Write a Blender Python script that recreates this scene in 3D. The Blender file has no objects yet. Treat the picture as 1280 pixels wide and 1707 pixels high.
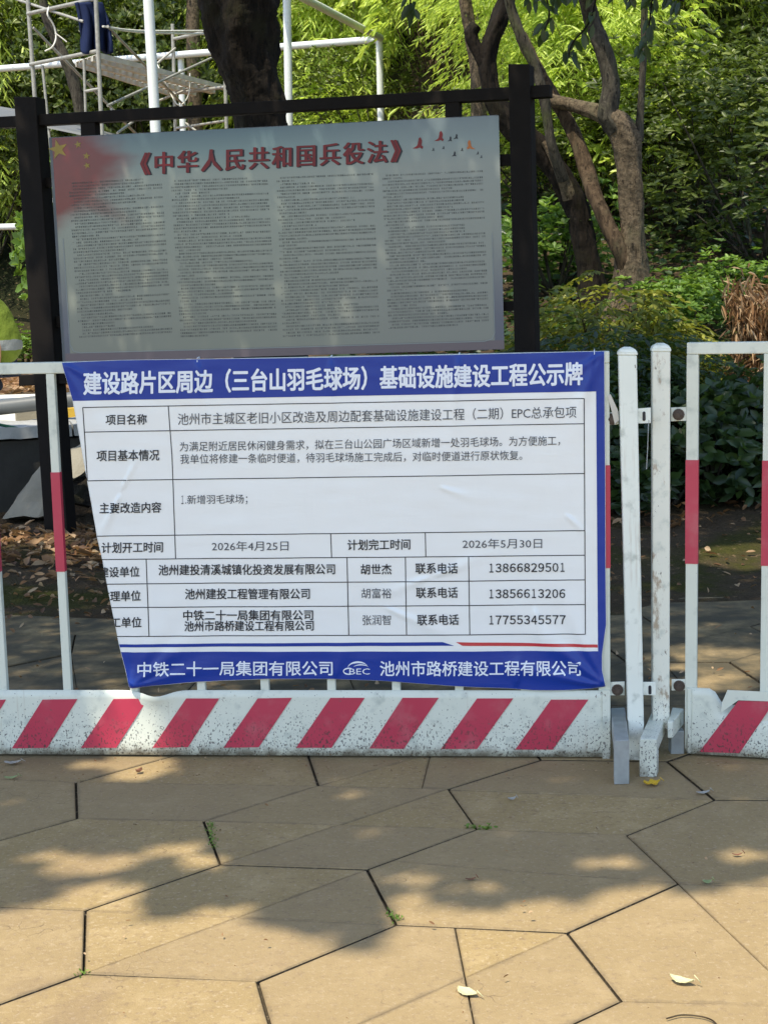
import bpy, bmesh, math, random
import numpy as np
from mathutils import Vector, Matrix, noise
random.seed(7); rng = np.random.default_rng(7)
C = bpy.context.scene.collection
sc = bpy.context.scene
R = math.radians

# ------------------------------------------------------------------ camera
F, PX, PY = 2560.0, 640.0, 853.5          # focal length and centre, in photograph pixels
PITCH, ROLL, CAMH = math.atan((853.5-480)/F), .024, 1.40
_f = Vector((0, math.cos(PITCH), -math.sin(PITCH)))
_u = Vector((1, 0, 0)).cross(_f)
RX = Vector((1, 0, 0))*math.cos(ROLL) - _u*math.sin(ROLL)
UX = Vector((1, 0, 0))*math.sin(ROLL) + _u*math.cos(ROLL)
EYE = Vector((0, 0, CAMH))
cd = bpy.data.cameras.new('camera'); cam = bpy.data.objects.new('camera', cd); C.objects.link(cam)
cd.sensor_fit = 'VERTICAL'; cd.sensor_height = 36; cd.lens = 36*F/1707; cd.clip_end = 500; cd.clip_start = .05
cam.matrix_world = Matrix(((RX.x, UX.x, -_f.x, 0), (RX.y, UX.y, -_f.y, 0), (RX.z, UX.z, -_f.z, CAMH), (0, 0, 0, 1)))
sc.camera = cam

# ------------------------------------------------------------------ sky, sun, exposure
SUN_EL, SUN_AZ = R(64), R(-142)           # high sun, left of the camera and a little behind
w = bpy.data.worlds.new('World'); sc.world = w; w.use_nodes = True
wt = w.node_tree
sky = wt.nodes.new('ShaderNodeTexSky'); sky.sky_type = 'NISHITA'; sky.sun_disc = False
sky.sun_elevation = SUN_EL; sky.sun_rotation = SUN_AZ
bg = wt.nodes['Background']; bg.inputs[1].default_value = .135
wt.links.new(sky.outputs[0], bg.inputs[0])
sd = bpy.data.lights.new('sun', 'SUN'); sd.energy = 2.5; sd.angle = R(.53); sd.color = (1, .92, .76)
sun = bpy.data.objects.new('sun', sd); C.objects.link(sun)
SDIR = Vector((-math.sin(SUN_AZ)*math.cos(SUN_EL), -math.cos(SUN_AZ)*math.cos(SUN_EL), -math.sin(SUN_EL)))
sun.rotation_euler = SDIR.to_track_quat('-Z', 'Y').to_euler(); sun.location = (-6, -4, 20)
sc.view_settings.view_transform = 'Standard'; sc.view_settings.look = 'None'
sc.view_settings.exposure = 1.26; sc.view_settings.gamma = 1
sc.cycles.max_bounces = 8; sc.cycles.transparent_max_bounces = 8
sc.cycles.use_denoising = True

# ------------------------------------------------------------------ pixel -> place helpers
def ray(px, py):
    return _f + RX*((px-PX)/F) - UX*((py-PY)/F)
def at(px, py, Y):
    d = ray(px, py); return EYE + d*(Y/d.y)
def onz(px, py, z):
    d = ray(px, py); return EYE + d*((z-CAMH)/d.z)
class Plane:                               # vertical plane through two ground points; n faces the camera
    def __init__(s, a, b):
        s.a = Vector((a[0], a[1], 0)); e = Vector((b[0]-a[0], b[1]-a[1], 0)); s.L = e.length
        s.e = e.normalized(); s.n = Vector((s.e.y, -s.e.x, 0))
        if s.n.y > 0: s.n = -s.n
    def hit(s, px, py, w=0):
        d = ray(px, py); t = (s.a + s.n*w - EYE).dot(s.n)/d.dot(s.n); return EYE + d*t
    def uv(s, px, py, w=0):
        p = s.hit(px, py, w) - s.a; return p.dot(s.e), p.z
    def P(s, u, v, w=0): return s.a + s.e*u + Vector((0, 0, v)) + s.n*w

# ------------------------------------------------------------------ mesh helpers
ORG = {}
class MB:
    def __init__(s): s.v = []; s.f = []; s.m = []; s.sm = []
    def add(s, vs, fs, mi=0, smooth=False):
        o = len(s.v); s.v += [tuple(p) for p in vs]
        for f in fs: s.f.append(tuple(i+o for i in f)); s.m.append(mi); s.sm.append(smooth)
    def hexa(s, p, mi=0):                  # 8 corners: four in front, then four behind
        s.add(p, [(0, 1, 2, 3), (7, 6, 5, 4), (0, 4, 5, 1), (1, 5, 6, 2), (2, 6, 7, 3), (3, 7, 4, 0)], mi)
    def box(s, c, sx, sy, sz, rz=0, mi=0):
        cr, sr = math.cos(rz), math.sin(rz); P = []
        for y in (-1, 1):
            for x, z in ((-1, -1), (1, -1), (1, 1), (-1, 1)):
                X, Y = x*sx/2, y*sy/2
                P.append((c[0]+X*cr-Y*sr, c[1]+X*sr+Y*cr, c[2]+z*sz/2))
        s.hexa(P, mi)
    def prism(s, pl, poly, w0, w1, mi=0, px=True):   # polygon given in pixels (or u,v) swept through the plane
        uv = [pl.uv(*q) for q in poly] if px else poly
        n = len(uv)
        s.add([pl.P(a, b, w1) for a, b in uv]+[pl.P(a, b, w0) for a, b in uv],
              [tuple(range(n)), tuple(range(2*n-1, n-1, -1))]+[(i, i+n, (i+1) % n+n, (i+1) % n) for i in range(n)], mi)
    def tube(s, pts, rad, seg=10, mi=0, cap=True, wob=0):
        pts = [Vector(p) for p in pts]
        if not hasattr(rad, '__len__'): rad = [rad]*len(pts)
        n = len(pts); vs = []; fs = []; prev = None
        for i, p in enumerate(pts):
            t = (pts[min(i+1, n-1)]-pts[max(i-1, 0)]).normalized()
            if prev is None:
                a = t.orthogonal().normalized()
            else:
                a = (prev - t*prev.dot(t)).normalized()
            prev = a; b = t.cross(a)
            for k in range(seg):
                an = 2*math.pi*k/seg; r = rad[i]
                d = a*math.cos(an)+b*math.sin(an)
                if wob: q = p+d*r; r *= 1+wob*(noise.noise(p*3+d*1.3)+.6*noise.noise(p*9+d*2.5)+.30*noise.noise(Vector((q.x*28, q.y*28, q.z*9)))+.22*noise.noise(q*60))
                vs.append(p+d*r)
        for i in range(n-1):
            for k in range(seg):
                k2 = (k+1) % seg
                fs.append((i*seg+k, i*seg+k2, (i+1)*seg+k2, (i+1)*seg+k))
        s.add(vs, fs, mi, True)
        if cap:
            s.add(vs[:seg], [tuple(range(seg-1, -1, -1))], mi); s.add(vs[-seg:], [tuple(range(seg))], mi)
    def lathe(s, base, prof, seg=14, mi=0):
        vs = []; fs = []
        for r, z in prof:
            for k in range(seg):
                a = 2*math.pi*k/seg; vs.append((base[0]+r*math.cos(a), base[1]+r*math.sin(a), base[2]+z))
        for i in range(len(prof)-1):
            for k in range(seg):
                k2 = (k+1) % seg; fs.append((i*seg+k, i*seg+k2, (i+1)*seg+k2, (i+1)*seg+k))
        s.add(vs, fs, mi, True)
    def build(s, name, mats, parent=None, bevel=0):
        me = bpy.data.meshes.new(name)
        o0 = ORG.get(parent.name, Vector((0, 0, 0))) if parent else Vector((0, 0, 0))
        me.from_pydata([(p[0]-o0.x, p[1]-o0.y, p[2]-o0.z) for p in s.v], [], s.f)
        for m_ in (mats if isinstance(mats, (list, tuple)) else [mats]): me.materials.append(m_)
        me.polygons.foreach_set('material_index', s.m); me.polygons.foreach_set('use_smooth', s.sm)
        bm = bmesh.new(); bm.from_mesh(me); bmesh.ops.recalc_face_normals(bm, faces=bm.faces); bm.to_mesh(me); bm.free()
        me.update()
        o = bpy.data.objects.new(name, me); C.objects.link(o)
        if parent: o.parent = parent; ORG[o.name] = o0
        if bevel:
            b = o.modifiers.new('bevel', 'BEVEL'); b.width = bevel; b.segments = 2; b.limit_method = 'ANGLE'
        return o
def tag(o, label=None, cat=None, group=None, kind=None):
    for k, v in (('label', label), ('category', cat), ('group', group), ('kind', kind)):
        if v: o[k] = v
    return o
def thing(name, loc, label, cat, group=None):
    o = bpy.data.objects.new(name, None); C.objects.link(o); o.location = loc; o.empty_display_size = .1
    ORG[o.name] = Vector(loc); return tag(o, label, cat, group)
def copy_tree(o, parent=None):
    c = o.copy(); C.objects.link(c)
    if parent: c.parent = parent
    for ch in list(o.children): copy_tree(ch, c)
    return c
def spline(pts, n=6):                      # Catmull-Rom through rows of numbers
    P = [np.array(p, float) for p in pts]; P = [2*P[0]-P[1]]+P+[2*P[-1]-P[-2]]; out = []
    for i in range(1, len(P)-2):
        for k in range(n):
            t = k/n; a, b, c, d = P[i-1:i+3]
            out.append(.5*((2*b)+(c-a)*t+(2*a-5*b+4*c-d)*t*t+(3*b-a-3*c+d)*t**3))
    out.append(P[-2]); return out

# ------------------------------------------------------------------ materials
class NT:
    def __init__(s, name):
        s.m = bpy.data.materials.new(name); s.m.use_nodes = True; s.t = s.m.node_tree
        s.b = s.t.nodes['Principled BSDF']; s.out = s.t.nodes['Material Output']
    def n(s, typ, **kw):
        x = s.t.nodes.new('ShaderNode'+typ)
        for k, v in kw.items(): setattr(x, k, v)
        return x
    def link(s, a, b): s.t.links.new(a, b)
    def set(s, x, i, v):
        if hasattr(v, 'links') or isinstance(v, bpy.types.NodeSocket): s.link(v, x.inputs[i])
        elif isinstance(v, tuple) and len(v) == 3 and x.inputs[i].type == 'RGBA': x.inputs[i].default_value = (*v, 1)
        else: x.inputs[i].default_value = v
    def pos(s, scale=(1, 1, 1)):
        g = s.n('NewGeometry'); mp = s.n('Mapping'); s.link(g.outputs['Position'], mp.inputs[0]); mp.inputs['Scale'].default_value = scale
        return mp.outputs[0]
    def obj(s, scale=(1, 1, 1)):
        g = s.n('TexCoord'); mp = s.n('Mapping'); s.link(g.outputs['Object'], mp.inputs[0]); mp.inputs['Scale'].default_value = scale
        return mp.outputs[0]
    def noise(s, vec, scale, detail=4, rough=.55, dist=0):
        x = s.n('TexNoise'); s.link(vec, x.inputs['Vector']); x.inputs['Scale'].default_value = scale
        x.inputs['Detail'].default_value = detail; x.inputs['Roughness'].default_value = rough; x.inputs['Distortion'].default_value = dist
        return x.outputs['Fac']
    def math(s, op, a, b=0.0, c=0.0):
        x = s.n('Math', operation=op); s.set(x, 0, a); s.set(x, 1, b)
        if len(x.inputs) > 2: s.set(x, 2, c)
        return x.outputs[0]
    def ramp(s, fac, stops):
        x = s.n('ValToRGB'); s.link(fac, x.inputs[0]); e = x.color_ramp.elements
        while len(e) < len(stops): e.new(.5)
        for k, (p, c) in zip(e, stops):
            k.position = p; k.color = (*c, 1) if isinstance(c, tuple) else (c, c, c, 1)
        return x.outputs[0]
    def mix(s, fac, a, b, blend='MIX'):
        x = s.n('MixRGB', blend_type=blend); s.set(x, 0, fac); s.set(x, 1, a); s.set(x, 2, b); return x.outputs[0]
    def step(s, v, lo, hi):
        x = s.n('MapRange', interpolation_type='SMOOTHSTEP'); s.set(x, 0, v); s.set(x, 1, lo); s.set(x, 2, hi); return x.outputs[0]
    def bump(s, h, strength, dist=.01):
        x = s.n('Bump'); s.link(h, x.inputs['Height']); x.inputs['Strength'].default_value = strength; x.inputs['Distance'].default_value = dist
        s.link(x.outputs[0], s.b.inputs['Normal']); return x.outputs[0]
    def fin(s, col, rough=.6, spec=.5, metal=0.0):
        s.set(s.b, 'Base Color', col); s.set(s.b, 'Roughness', rough); s.b.inputs['Specular IOR Level'].default_value = spec
        s.b.inputs['Metallic'].default_value = metal; return s.m
def xyz(t, vec):
    x = t.n('SeparateXYZ'); t.link(vec, x.inputs[0]); return x.outputs
def plain(name, col, rough=.6, var=.15, scale=8, spec=.4, metal=0, bump=.15):
    t = NT(name); n1 = t.noise(t.obj(), scale, 6)
    m = t.fin(t.mix(n1, tuple(c*(1-var) for c in col), tuple(min(1, c*(1+var)) for c in col)), rough, spec, metal)
    if bump: t.bump(t.noise(t.obj(), scale*9, 4), bump, .004)
    return m
def m_paint(name, chips, rust, base=(.76, .78, .66)):      # white paint on steel, chipped and rusting
    t = NT(name); p = t.pos(); z = xyz(t, t.pos())[2]
    low = t.step(z, .30, .0)
    tone = t.mix(t.noise(p, 9, 5), tuple(c*.86 for c in base), base)
    tone = t.mix(t.step(t.noise(p, 22, 6), .52, .75), tone, (.52, .55, .47))
    big = t.noise(p, 3.2, 3)
    fine = t.noise(t.pos((1, 1, .7)), 190, 2.5, .6)
    thr = t.math('ADD', .755-chips*.12, t.math('MULTIPLY', big, .10))
    thr = t.math('SUBTRACT', thr, t.math('MULTIPLY', low, .105+.12*chips))
    ch = t.step(t.math('SUBTRACT', fine, thr), -.004, .03)
    med = t.step(t.math('ADD', t.noise(t.pos((1, 1, .55)), 48, 5, .65), t.math('MULTIPLY', big, .25)), .86-.09*chips, .89-.09*chips)
    rs = t.step(t.math('ADD', t.noise(t.pos((1, 1, .45)), 15, 7, .68), t.math('MULTIPLY', low, .05)), .70-.14*rust, .78-.14*rust)
    c = t.mix(t.math('MULTIPLY', rs, .75), tone, (.30, .19, .10))
    c = t.mix(t.math('MULTIPLY', med, .85), c, (.13, .10, .075)); c = t.mix(t.math('MULTIPLY', ch, .85), c, (.075, .07, .065))
    run = t.math('MULTIPLY', t.step(t.noise(t.pos((1, 1, .06)), 42, 4, .6), .60, .70), t.step(t.noise(p, 6, 4), .45, .6)); c = t.mix(t.math('MULTIPLY', run, .22+.3*rust), c, (.34, .22, .12))
    mud = t.math('MULTIPLY', t.step(z, .055, .008), t.step(t.noise(p, 20, 6, .7), .34, .6)); c = t.mix(t.math('MULTIPLY', mud, .75), c, (.15, .12, .08))
    t.bump(t.math('SUBTRACT', t.noise(p, 30, 4), t.math('MAXIMUM', ch, med)), .35, .001)
    return t.fin(c, .42, .45)
M = {}
M['paint'] = m_paint('white_paint', .55, .15)
M['paint_bar'] = m_paint('white_bar_paint', .15, .05)
M['paint_post'] = m_paint('white_post_paint', .35, .1, (.90, .925, .82))
M['paint_rust'] = m_paint('rusty_post_paint', .75, 1.0, (.88, .87, .74))
def m_red(name):
    t = NT(name); p = t.pos()
    c = t.mix(t.noise(p, 5, 5), (.46, .032, .070), (.55, .055, .095))
    sc_ = t.step(t.noise(t.pos((.6, .6, 1)), 60, 5, .65), .66, .71)
    c = t.mix(t.math('MULTIPLY', t.step(t.noise(p, 13, 6), .48, .75), .45), c, (.52, .17, .18))
    c = t.mix(sc_, c, (.20, .10, .09)); z = xyz(t, p)[2]; c = t.mix(t.math('MULTIPLY', t.step(z, .16, .03), t.step(t.noise(t.pos((1, 1, .7)), 150, 3), .55, .62)), c, (.12, .05, .05)); return t.fin(c, .38, .5)
M['red'] = m_red('red_reflective_film')
def m_vinyl(name, col, dirt=.05):
    t = NT(name); p = t.pos()
    c = t.mix(t.math('MULTIPLY', t.noise(p, 3, 5), dirt*3), col, tuple(x*.82 for x in col))
    t.bump(t.math('ADD', t.noise(t.pos((1, 1, .35)), 9, 3, .5, .6), t.math('MULTIPLY', t.noise(t.pos((.5, .5, 2.2)), 40, 2), .25)), .35, .006)
    t.b.inputs['Coat Weight'].default_value = .7 if col[0] > .5 else .18; t.b.inputs['Coat Roughness'].default_value = .16
    return t.fin(c, .36, .5 if col[0] > .5 else .3)
M['vinyl_white'] = m_vinyl('white_vinyl', (.87, .88, .85))
M['vinyl_blue'] = m_vinyl('blue_vinyl', (.008, .040, .30), .1)
M['vinyl_red'] = m_vinyl('red_vinyl', (.55, .02, .04))
M['print_black'] = plain('black_print', (.02, .022, .03), .4, .1, 5, .4, 0, 0)
M['print_grey'] = plain('grey_print', (.075, .08, .095), .4, .1, 5, .4, 0, 0)
M['print_white'] = plain('white_print', (.80, .84, .90), .35, .04, 5, .4, 0, 0)
M['print_red'] = plain('red_print', (.20, .008, .010), .4, .1, 5, .4, 0, 0)
M['print_orange'] = plain('orange_print', (.55, .16, .03), .4, .1, 5, .4, 0, 0)
M['print_gold'] = plain('gold_print', (.34, .23, .03), .4, .1, 5, .4, 0, 0)
M['galv'] = plain('galvanised_steel', (.36, .38, .37), .5, .45, 22, .4, .35, .25)
M['bolt'] = plain('rusty_bolt', (.10, .075, .06), .55, .3, 40, .4, .4, .2)
M['dark_steel'] = plain('dark_brown_steel', (.010, .0075, .006), .7, .3, 12, .15, 0, .2)
M['white_pipe'] = plain('white_steel_pipe', (.70, .73, .70), .4, .08, 4, .4, 0, .05)
M['scaf'] = plain('worn_scaffold_tube', (.33, .32, .28), .55, .5, 26, .35, .2, .4)
M['plank'] = plain('mortar_splashed_walkboard', (.60, .57, .49), .8, .4, 9, .3, 0, .6)
M['rope'] = plain('white_rope', (.70, .68, .60), .8, .1, 30, .2, 0, .2)
M['jacket'] = plain('navy_cloth', (.012, .020, .060), .85, .3, 14, .15, 0, .3)
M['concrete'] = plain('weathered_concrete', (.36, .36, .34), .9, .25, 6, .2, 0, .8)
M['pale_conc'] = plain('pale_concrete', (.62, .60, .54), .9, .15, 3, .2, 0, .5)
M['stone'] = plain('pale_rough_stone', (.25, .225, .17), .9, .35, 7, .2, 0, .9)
M['wallface'] = plain('dark_masonry', (.045, .042, .036), .9, .4, 6, .2, 0, .9)  # one dark tone over the whole wall face
M['pipe_grey'] = plain('grey_plastic_pipe', (.12, .125, .12), .45, .1, 6, .4, 0, .1)
M['hose'] = plain('green_hose', (.02, .11, .06), .5, .2, 10, .4, 0, .05)
M['yellow'] = plain('yellow_plastic', (.62, .40, .05), .5, .15, 9, .4, 0, .1)
M['skin'] = plain('skin', (.42, .22, .13), .5, .1, 9, .4, 0, .05)
M['hair'] = plain('black_hair', (.012, .011, .010), .6, .2, 60, .3, 0, .4)
def m_vest():
    t = NT('lime_hivis_fabric'); p = t.obj(); z = xyz(t, p)[2]; zz = t.math('ADD', z, t.math('MULTIPLY', t.noise(p, 5, 3), .06))
    c = t.mix(t.noise(p, 9, 5), (.09, .125, .014), (.17, .23, .025)); bd = t.math('MULTIPLY', t.step(zz, .47, .475), t.step(zz, .56, .555))
    c = t.mix(bd, c, (.22, .235, .225)); t.bump(t.noise(p, 11, 5), .8, .03); return t.fin(c, .8, .25)
M['hivis'] = m_vest()
M['reflect'] = plain('silver_reflective_tape', (.28, .30, .29), .5, .1, 30, .4, .1, .1)
M['trouser'] = plain('dark_trousers', (.03, .034, .05), .85, .25, 14, .2, 0, .3)

def m_tile():
    t = NT('sandstone_paver'); p = t.pos()
    c = t.mix(t.noise(p, 2.2, 5), (.305, .215, .092), (.385, .280, .130))
    c = t.mix(t.step(t.noise(p, 7, 8, .7), .46, .72), c, (.43, .315, .155))
    c = t.mix(t.math('MULTIPLY', t.step(t.noise(p, 48, 5, .75), .50, .68), .75), c, (.235, .160, .088))
    c = t.mix(t.math('MULTIPLY', t.step(t.noise(p, 85, 4, .7), .53, .68), .55), c, (.54, .42, .27))
    a = t.n('Attribute', attribute_name='tint')
    c = t.mix(t.math('MULTIPLY', a.outputs['Fac'], .5), c, (.29, .215, .125))
    c = t.mix(t.math('MULTIPLY', t.step(t.noise(p, 1.1, 6, .7, .8), .52, .68), .45), c, (.235, .165, .10))
    vo = t.n('TexVoronoi', feature='DISTANCE_TO_EDGE'); wv = t.n('VectorMath', operation='ADD'); mpn = t.n('TexNoise'); t.link(p, mpn.inputs['Vector']); mpn.inputs['Scale'].default_value = 6
    t.link(p, wv.inputs[0]); t.link(mpn.outputs['Color'], wv.inputs[1]); t.link(wv.outputs[0], vo.inputs['Vector']); vo.inputs['Scale'].default_value = 2.3
    crk = t.math('MULTIPLY', t.step(vo.outputs['Distance'], .007, .002), t.step(t.noise(p, 2.7, 3), .56, .64)); c = t.mix(t.math('MULTIPLY', crk, .6), c, (.12, .085, .05))
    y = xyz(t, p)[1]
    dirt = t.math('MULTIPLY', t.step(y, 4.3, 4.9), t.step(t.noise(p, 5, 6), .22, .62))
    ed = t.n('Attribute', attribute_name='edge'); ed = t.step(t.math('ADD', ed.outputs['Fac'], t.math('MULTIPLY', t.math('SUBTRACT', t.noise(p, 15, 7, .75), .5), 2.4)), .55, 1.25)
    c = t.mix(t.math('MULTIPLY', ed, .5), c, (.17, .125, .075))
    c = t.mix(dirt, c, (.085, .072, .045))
    sp = t.step(t.noise(p, 75, 2, .5), .74, .78)
    c = t.mix(t.math('MULTIPLY', sp, .7), c, (.13, .09, .05))
    h = t.math('ADD', t.noise(p, 240, 3), t.math('MULTIPLY', t.noise(p, 22, 4), 1.2))
    t.bump(h, .35, .004)
    return t.fin(c, .88, .25)
M['tile'] = m_tile()
def m_mortar():
    t = NT('soil_filled_joint'); p = t.pos()
    c = t.mix(t.noise(p, 12, 6), (.035, .028, .02), (.12, .095, .06))
    c = t.mix(t.step(t.noise(p, 55, 3), .55, .7), c, (.20, .16, .11)); t.bump(t.noise(p, 120, 4), .8, .006)
    return t.fin(c, .95, .1)
M['mortar'] = m_mortar()
def m_floor():
    t = NT('forest_floor'); p = t.pos(); x, y, z = xyz(t, p)
    c = t.mix(t.noise(p, 3, 8, .65), (.035, .026, .016), (.12, .085, .05))
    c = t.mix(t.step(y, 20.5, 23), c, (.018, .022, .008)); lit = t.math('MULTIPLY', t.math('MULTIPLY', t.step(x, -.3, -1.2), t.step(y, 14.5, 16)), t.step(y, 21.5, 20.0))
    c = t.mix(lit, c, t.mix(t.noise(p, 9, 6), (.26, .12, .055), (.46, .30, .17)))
    moss = t.step(t.noise(p, 1.6, 6, .6), .44, .62)
    c = t.mix(t.math('MULTIPLY', moss, t.step(y, 9.5, 7.5)), c, t.mix(t.noise(p, 30, 5), (.028, .036, .008), (.085, .075, .018)))
    c = t.mix(t.step(t.noise(p, 26, 3), .62, .70), c, (.19, .13, .07))
    h = t.math('ADD', t.noise(p, 18, 6), t.noise(p, 70, 4)); t.bump(h, .9, .03)
    return t.fin(c, .95, .1)
M['floor'] = m_floor()
def m_bark(name, a, b, c2, vs=.35):
    t = NT(name); p = t.pos((1, 1, vs))
    n1 = t.noise(p, 26, 7, .65, .6); n2 = t.noise(t.pos(), 4, 5)
    c = t.mix(t.step(n1, .30, .70), a, b); c = t.mix(t.step(n2, .5, .72), c, c2)
    t.bump(t.math('ADD', n1, t.math('MULTIPLY', t.noise(t.pos((1, 1, .3)), 90, 5), .7)), .8, .012)
    lich = t.step(t.noise(t.pos(), 13, 5, .7), .58, .70); c = t.mix(t.math('MULTIPLY', lich, .5), c, tuple(min(1, q*1.9+.01) for q in b)); c = t.mix(t.step(t.noise(t.pos((1, 1, .25)), 45, 4, .7), .54, .66), c, tuple(q*.55 for q in a))
    return t.fin(c, .9, .15)
M['bark_dark'] = m_bark('dark_furrowed_bark', (.006, .005, .004), (.024, .018, .013), (.02, .018, .009), .14)
M['bark_brown'] = m_bark('brown_bark', (.03, .02, .012), (.11, .075, .045), (.08, .07, .04))
M['bark_pale'] = m_bark('pale_banded_bark', (.05, .038, .025), (.165, .125, .08), (.11, .095, .055), 1.3)
M['bark_grey'] = m_bark('grey_bark', (.025, .022, .018), (.085, .075, .055), (.06, .065, .03))
def m_leaf(name, a, b, c, trans=.45, rough=.42, tcol=None, spec=.5):
    t = NT(name); at_ = t.n('Attribute', attribute_name='tint')
    col = t.ramp(at_.outputs['Fac'], [(0, a), (.55, b), (1, c)])
    t.fin(col, rough, spec)
    tr = t.n('BsdfTranslucent'); t.set(tr, 0, t.mix(.65, col, tcol or (.30, .42, .03)))
    mx = t.n('MixShader'); mx.inputs[0].default_value = trans
    t.link(t.b.outputs[0], mx.inputs[1]); t.link(tr.outputs[0], mx.inputs[2]); t.link(mx.outputs[0], t.out.inputs[0])
    return t.m
M['bamboo'] = m_leaf('bamboo_leaf', (.20, .29, .035), (.48, .62, .09), (.72, .80, .26), .42, .5, (.72, .86, .10), .3)
M['culm'] = plain('bamboo_culm', (.20, .20, .07), .5, .35, 12, .4, 0, .2)
M['laurel'] = m_leaf('glossy_evergreen_leaf', (.030, .046, .012), (.10, .135, .03), (.25, .29, .08), .25, .42, (.24, .36, .03), .35)
M['bright'] = m_leaf('fresh_green_leaf', (.06, .11, .02), (.15, .26, .045), (.28, .40, .08), .35, .45, (.30, .48, .04), .35)
M['fern'] = m_leaf('dark_low_shrub_leaf', (.016, .034, .012), (.035, .07, .022), (.07, .11, .03), .3, .38, (.16, .26, .03))
M['olive'] = m_leaf('yellow_green_shrub_leaf', (.08, .10, .014), (.21, .23, .03), (.42, .42, .07), .35, .45, (.44, .44, .04), .35)
M['canopy'] = m_leaf('canopy_leaf', (.02, .035, .01), (.04, .07, .016), (.07, .11, .02), .25, .4, (.2, .3, .03))
M['dry'] = m_leaf('dry_brown_leaf', (.10, .05, .022), (.28, .15, .065), (.55, .40, .24), .25, .6, (.5, .28, .10), .3)
M['grass'] = m_leaf('grass_blade', (.03, .06, .012), (.09, .14, .025), (.24, .26, .06), .4, .45, (.3, .4, .05))
M['twig'] = plain('grey_twig', (.16, .12, .085), .85, .3, 30, .2, 0, .4)

# ------------------------------------------------------------------ leaves as arrays
def unit(a): return a/np.maximum(np.linalg.norm(a, axis=1, keepdims=True), 1e-9)
def leaf_arrays(pos, d, nrm, ln, wd, shape='oval', fold=.18, droop=.15):
    d = unit(d); s = unit(np.cross(d, nrm)); up = np.cross(s, d)
    L = ln[:, None]; W = wd[:, None]*.5
    def pt(a, b, dr): return pos+d*L*a+s*W*b+up*(abs(b)*fold*W*2)-np.array([0, 0, 1.])*(droop*dr*L)
    if shape == 'kite':
        V = np.stack([pt(0, 0, 0), pt(.42, 1, .2), pt(1, 0, 1), pt(.42, -1, .2)], 1); Fc = np.array([[0, 1, 2, -1], [0, 2, 3, -1]])
    else:
        V = np.stack([pt(0, 0, 0), pt(.28, .85, .1), pt(.66, .9, .45), pt(1, 0, 1), pt(.66, -.9, .45), pt(.28, -.85, .1)], 1)
        Fc = np.array([[0, 1, 2, 3], [0, 3, 4, 5]])
    return V, Fc
def leaf_mesh(name, groups, mats):
    """groups: list of (V[n,k,3], F[m,4], material index, tint[n])"""
    vs = []; lv = []; ls = []; lt = []; mi = []; tn = []; vo = 0; lo = 0
    for V, Fc, k, tint in groups:
        n, kk, _ = V.shape; vs.append(V.reshape(-1, 3)); tn.append(np.repeat(tint, kk))
        size = 3 if Fc[0, 3] < 0 else 4; Fu = Fc[:, :size]
        idx = (np.arange(n)[:, None, None]*kk+Fu[None]+vo).reshape(-1)
        lv.append(idx); nf = n*len(Fu); ls.append(lo+np.arange(nf)*size); lt.append(np.full(nf, size)); mi.append(np.full(nf, k))
        vo += n*kk; lo += nf*size
    vs = np.concatenate(vs); lv = np.concatenate(lv); ls = np.concatenate(ls); lt = np.concatenate(lt); mi = np.concatenate(mi)
    me = bpy.data.meshes.new(name); me.vertices.add(len(vs)); me.vertices.foreach_set('co', vs.astype(np.float32).ravel())
    me.loops.add(len(lv)); me.loops.foreach_set('vertex_index', lv.astype(np.int32))
    me.polygons.add(len(ls)); me.polygons.foreach_set('loop_start', ls.astype(np.int32)); me.polygons.foreach_set('loop_total', lt.astype(np.int32))
    me.polygons.foreach_set('material_index', mi.astype(np.int32))
    for m_ in mats: me.materials.append(m_)
    a = me.attributes.new('tint', 'FLOAT', 'POINT'); a.data.foreach_set('value', np.concatenate(tn).astype(np.float32))
    me.update(calc_edges=True); me.validate(); return me
def put(name, me, parent=None):
    o = bpy.data.objects.new(name, me); C.objects.link(o); o.parent = parent
    if parent: ORG[o.name] = ORG.get(parent.name, Vector((0, 0, 0)))
    return o
def rdir(n, zlo=-1, zhi=1):
    a = rng.uniform(0, 2*math.pi, n); z = rng.uniform(zlo, zhi, n); r = np.sqrt(np.clip(1-z*z, 0, 1)); return np.stack([r*np.cos(a), r*np.sin(a), z], 1)

# ------------------------------------------------------------------ ground: terrain, paving
def sm(a, b, x): t = min(1, max(0, (x-a)/(b-a))); return t*t*(3-2*t)
def H(x, y):
    s = sm(-1.2, .9, x)
    left = .5*sm(10.1, 10.4, y) + (max(0, y-21.3)*.62 if y > 21.3 else 0)
    r = .12*sm(7.2, 8.8, y) + .30*max(0, min(y, 12.2)-8.8)*.95 + max(0, min(y, 20)-12.2)*.34 + max(0, y-20)*.62
    h = left*(1-s)+r*s
    return h + (.03*noise.noise(Vector((x*1.7, y*1.7, 0)))+.025*noise.noise(Vector((x*5, y*5, 3))))*sm(6.6, 7.4, y)*(1-.8*sm(10.2, 10.6, y)*(1-s)*(1-sm(14, 16, y))) - .02*sm(6.5, 5.9, y)
b = MB()
xs = sorted(set([-80, -40, -22]+[round(-14+.25*i, 3) for i in range(113)]+[22, 40, 80])); ys = sorted(set([-40, -20, -8, 0, 3, 5]+[round(6+.22*i, 3) for i in range(125)]+[36, 42, 55, 80]))
vs = [(x, y, H(x, y) if y > 5.5 else -.05) for y in ys for x in xs]; nx = len(xs)
b.add(vs, [(j*nx+i, j*nx+i+1, (j+1)*nx+i+1, (j+1)*nx+i) for j in range(len(ys)-1) for i in range(nx-1)], 0, True)
tag(b.build('ground', M['floor']), 'sloping forest floor of dark soil, moss and litter', kind='structure')

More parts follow.
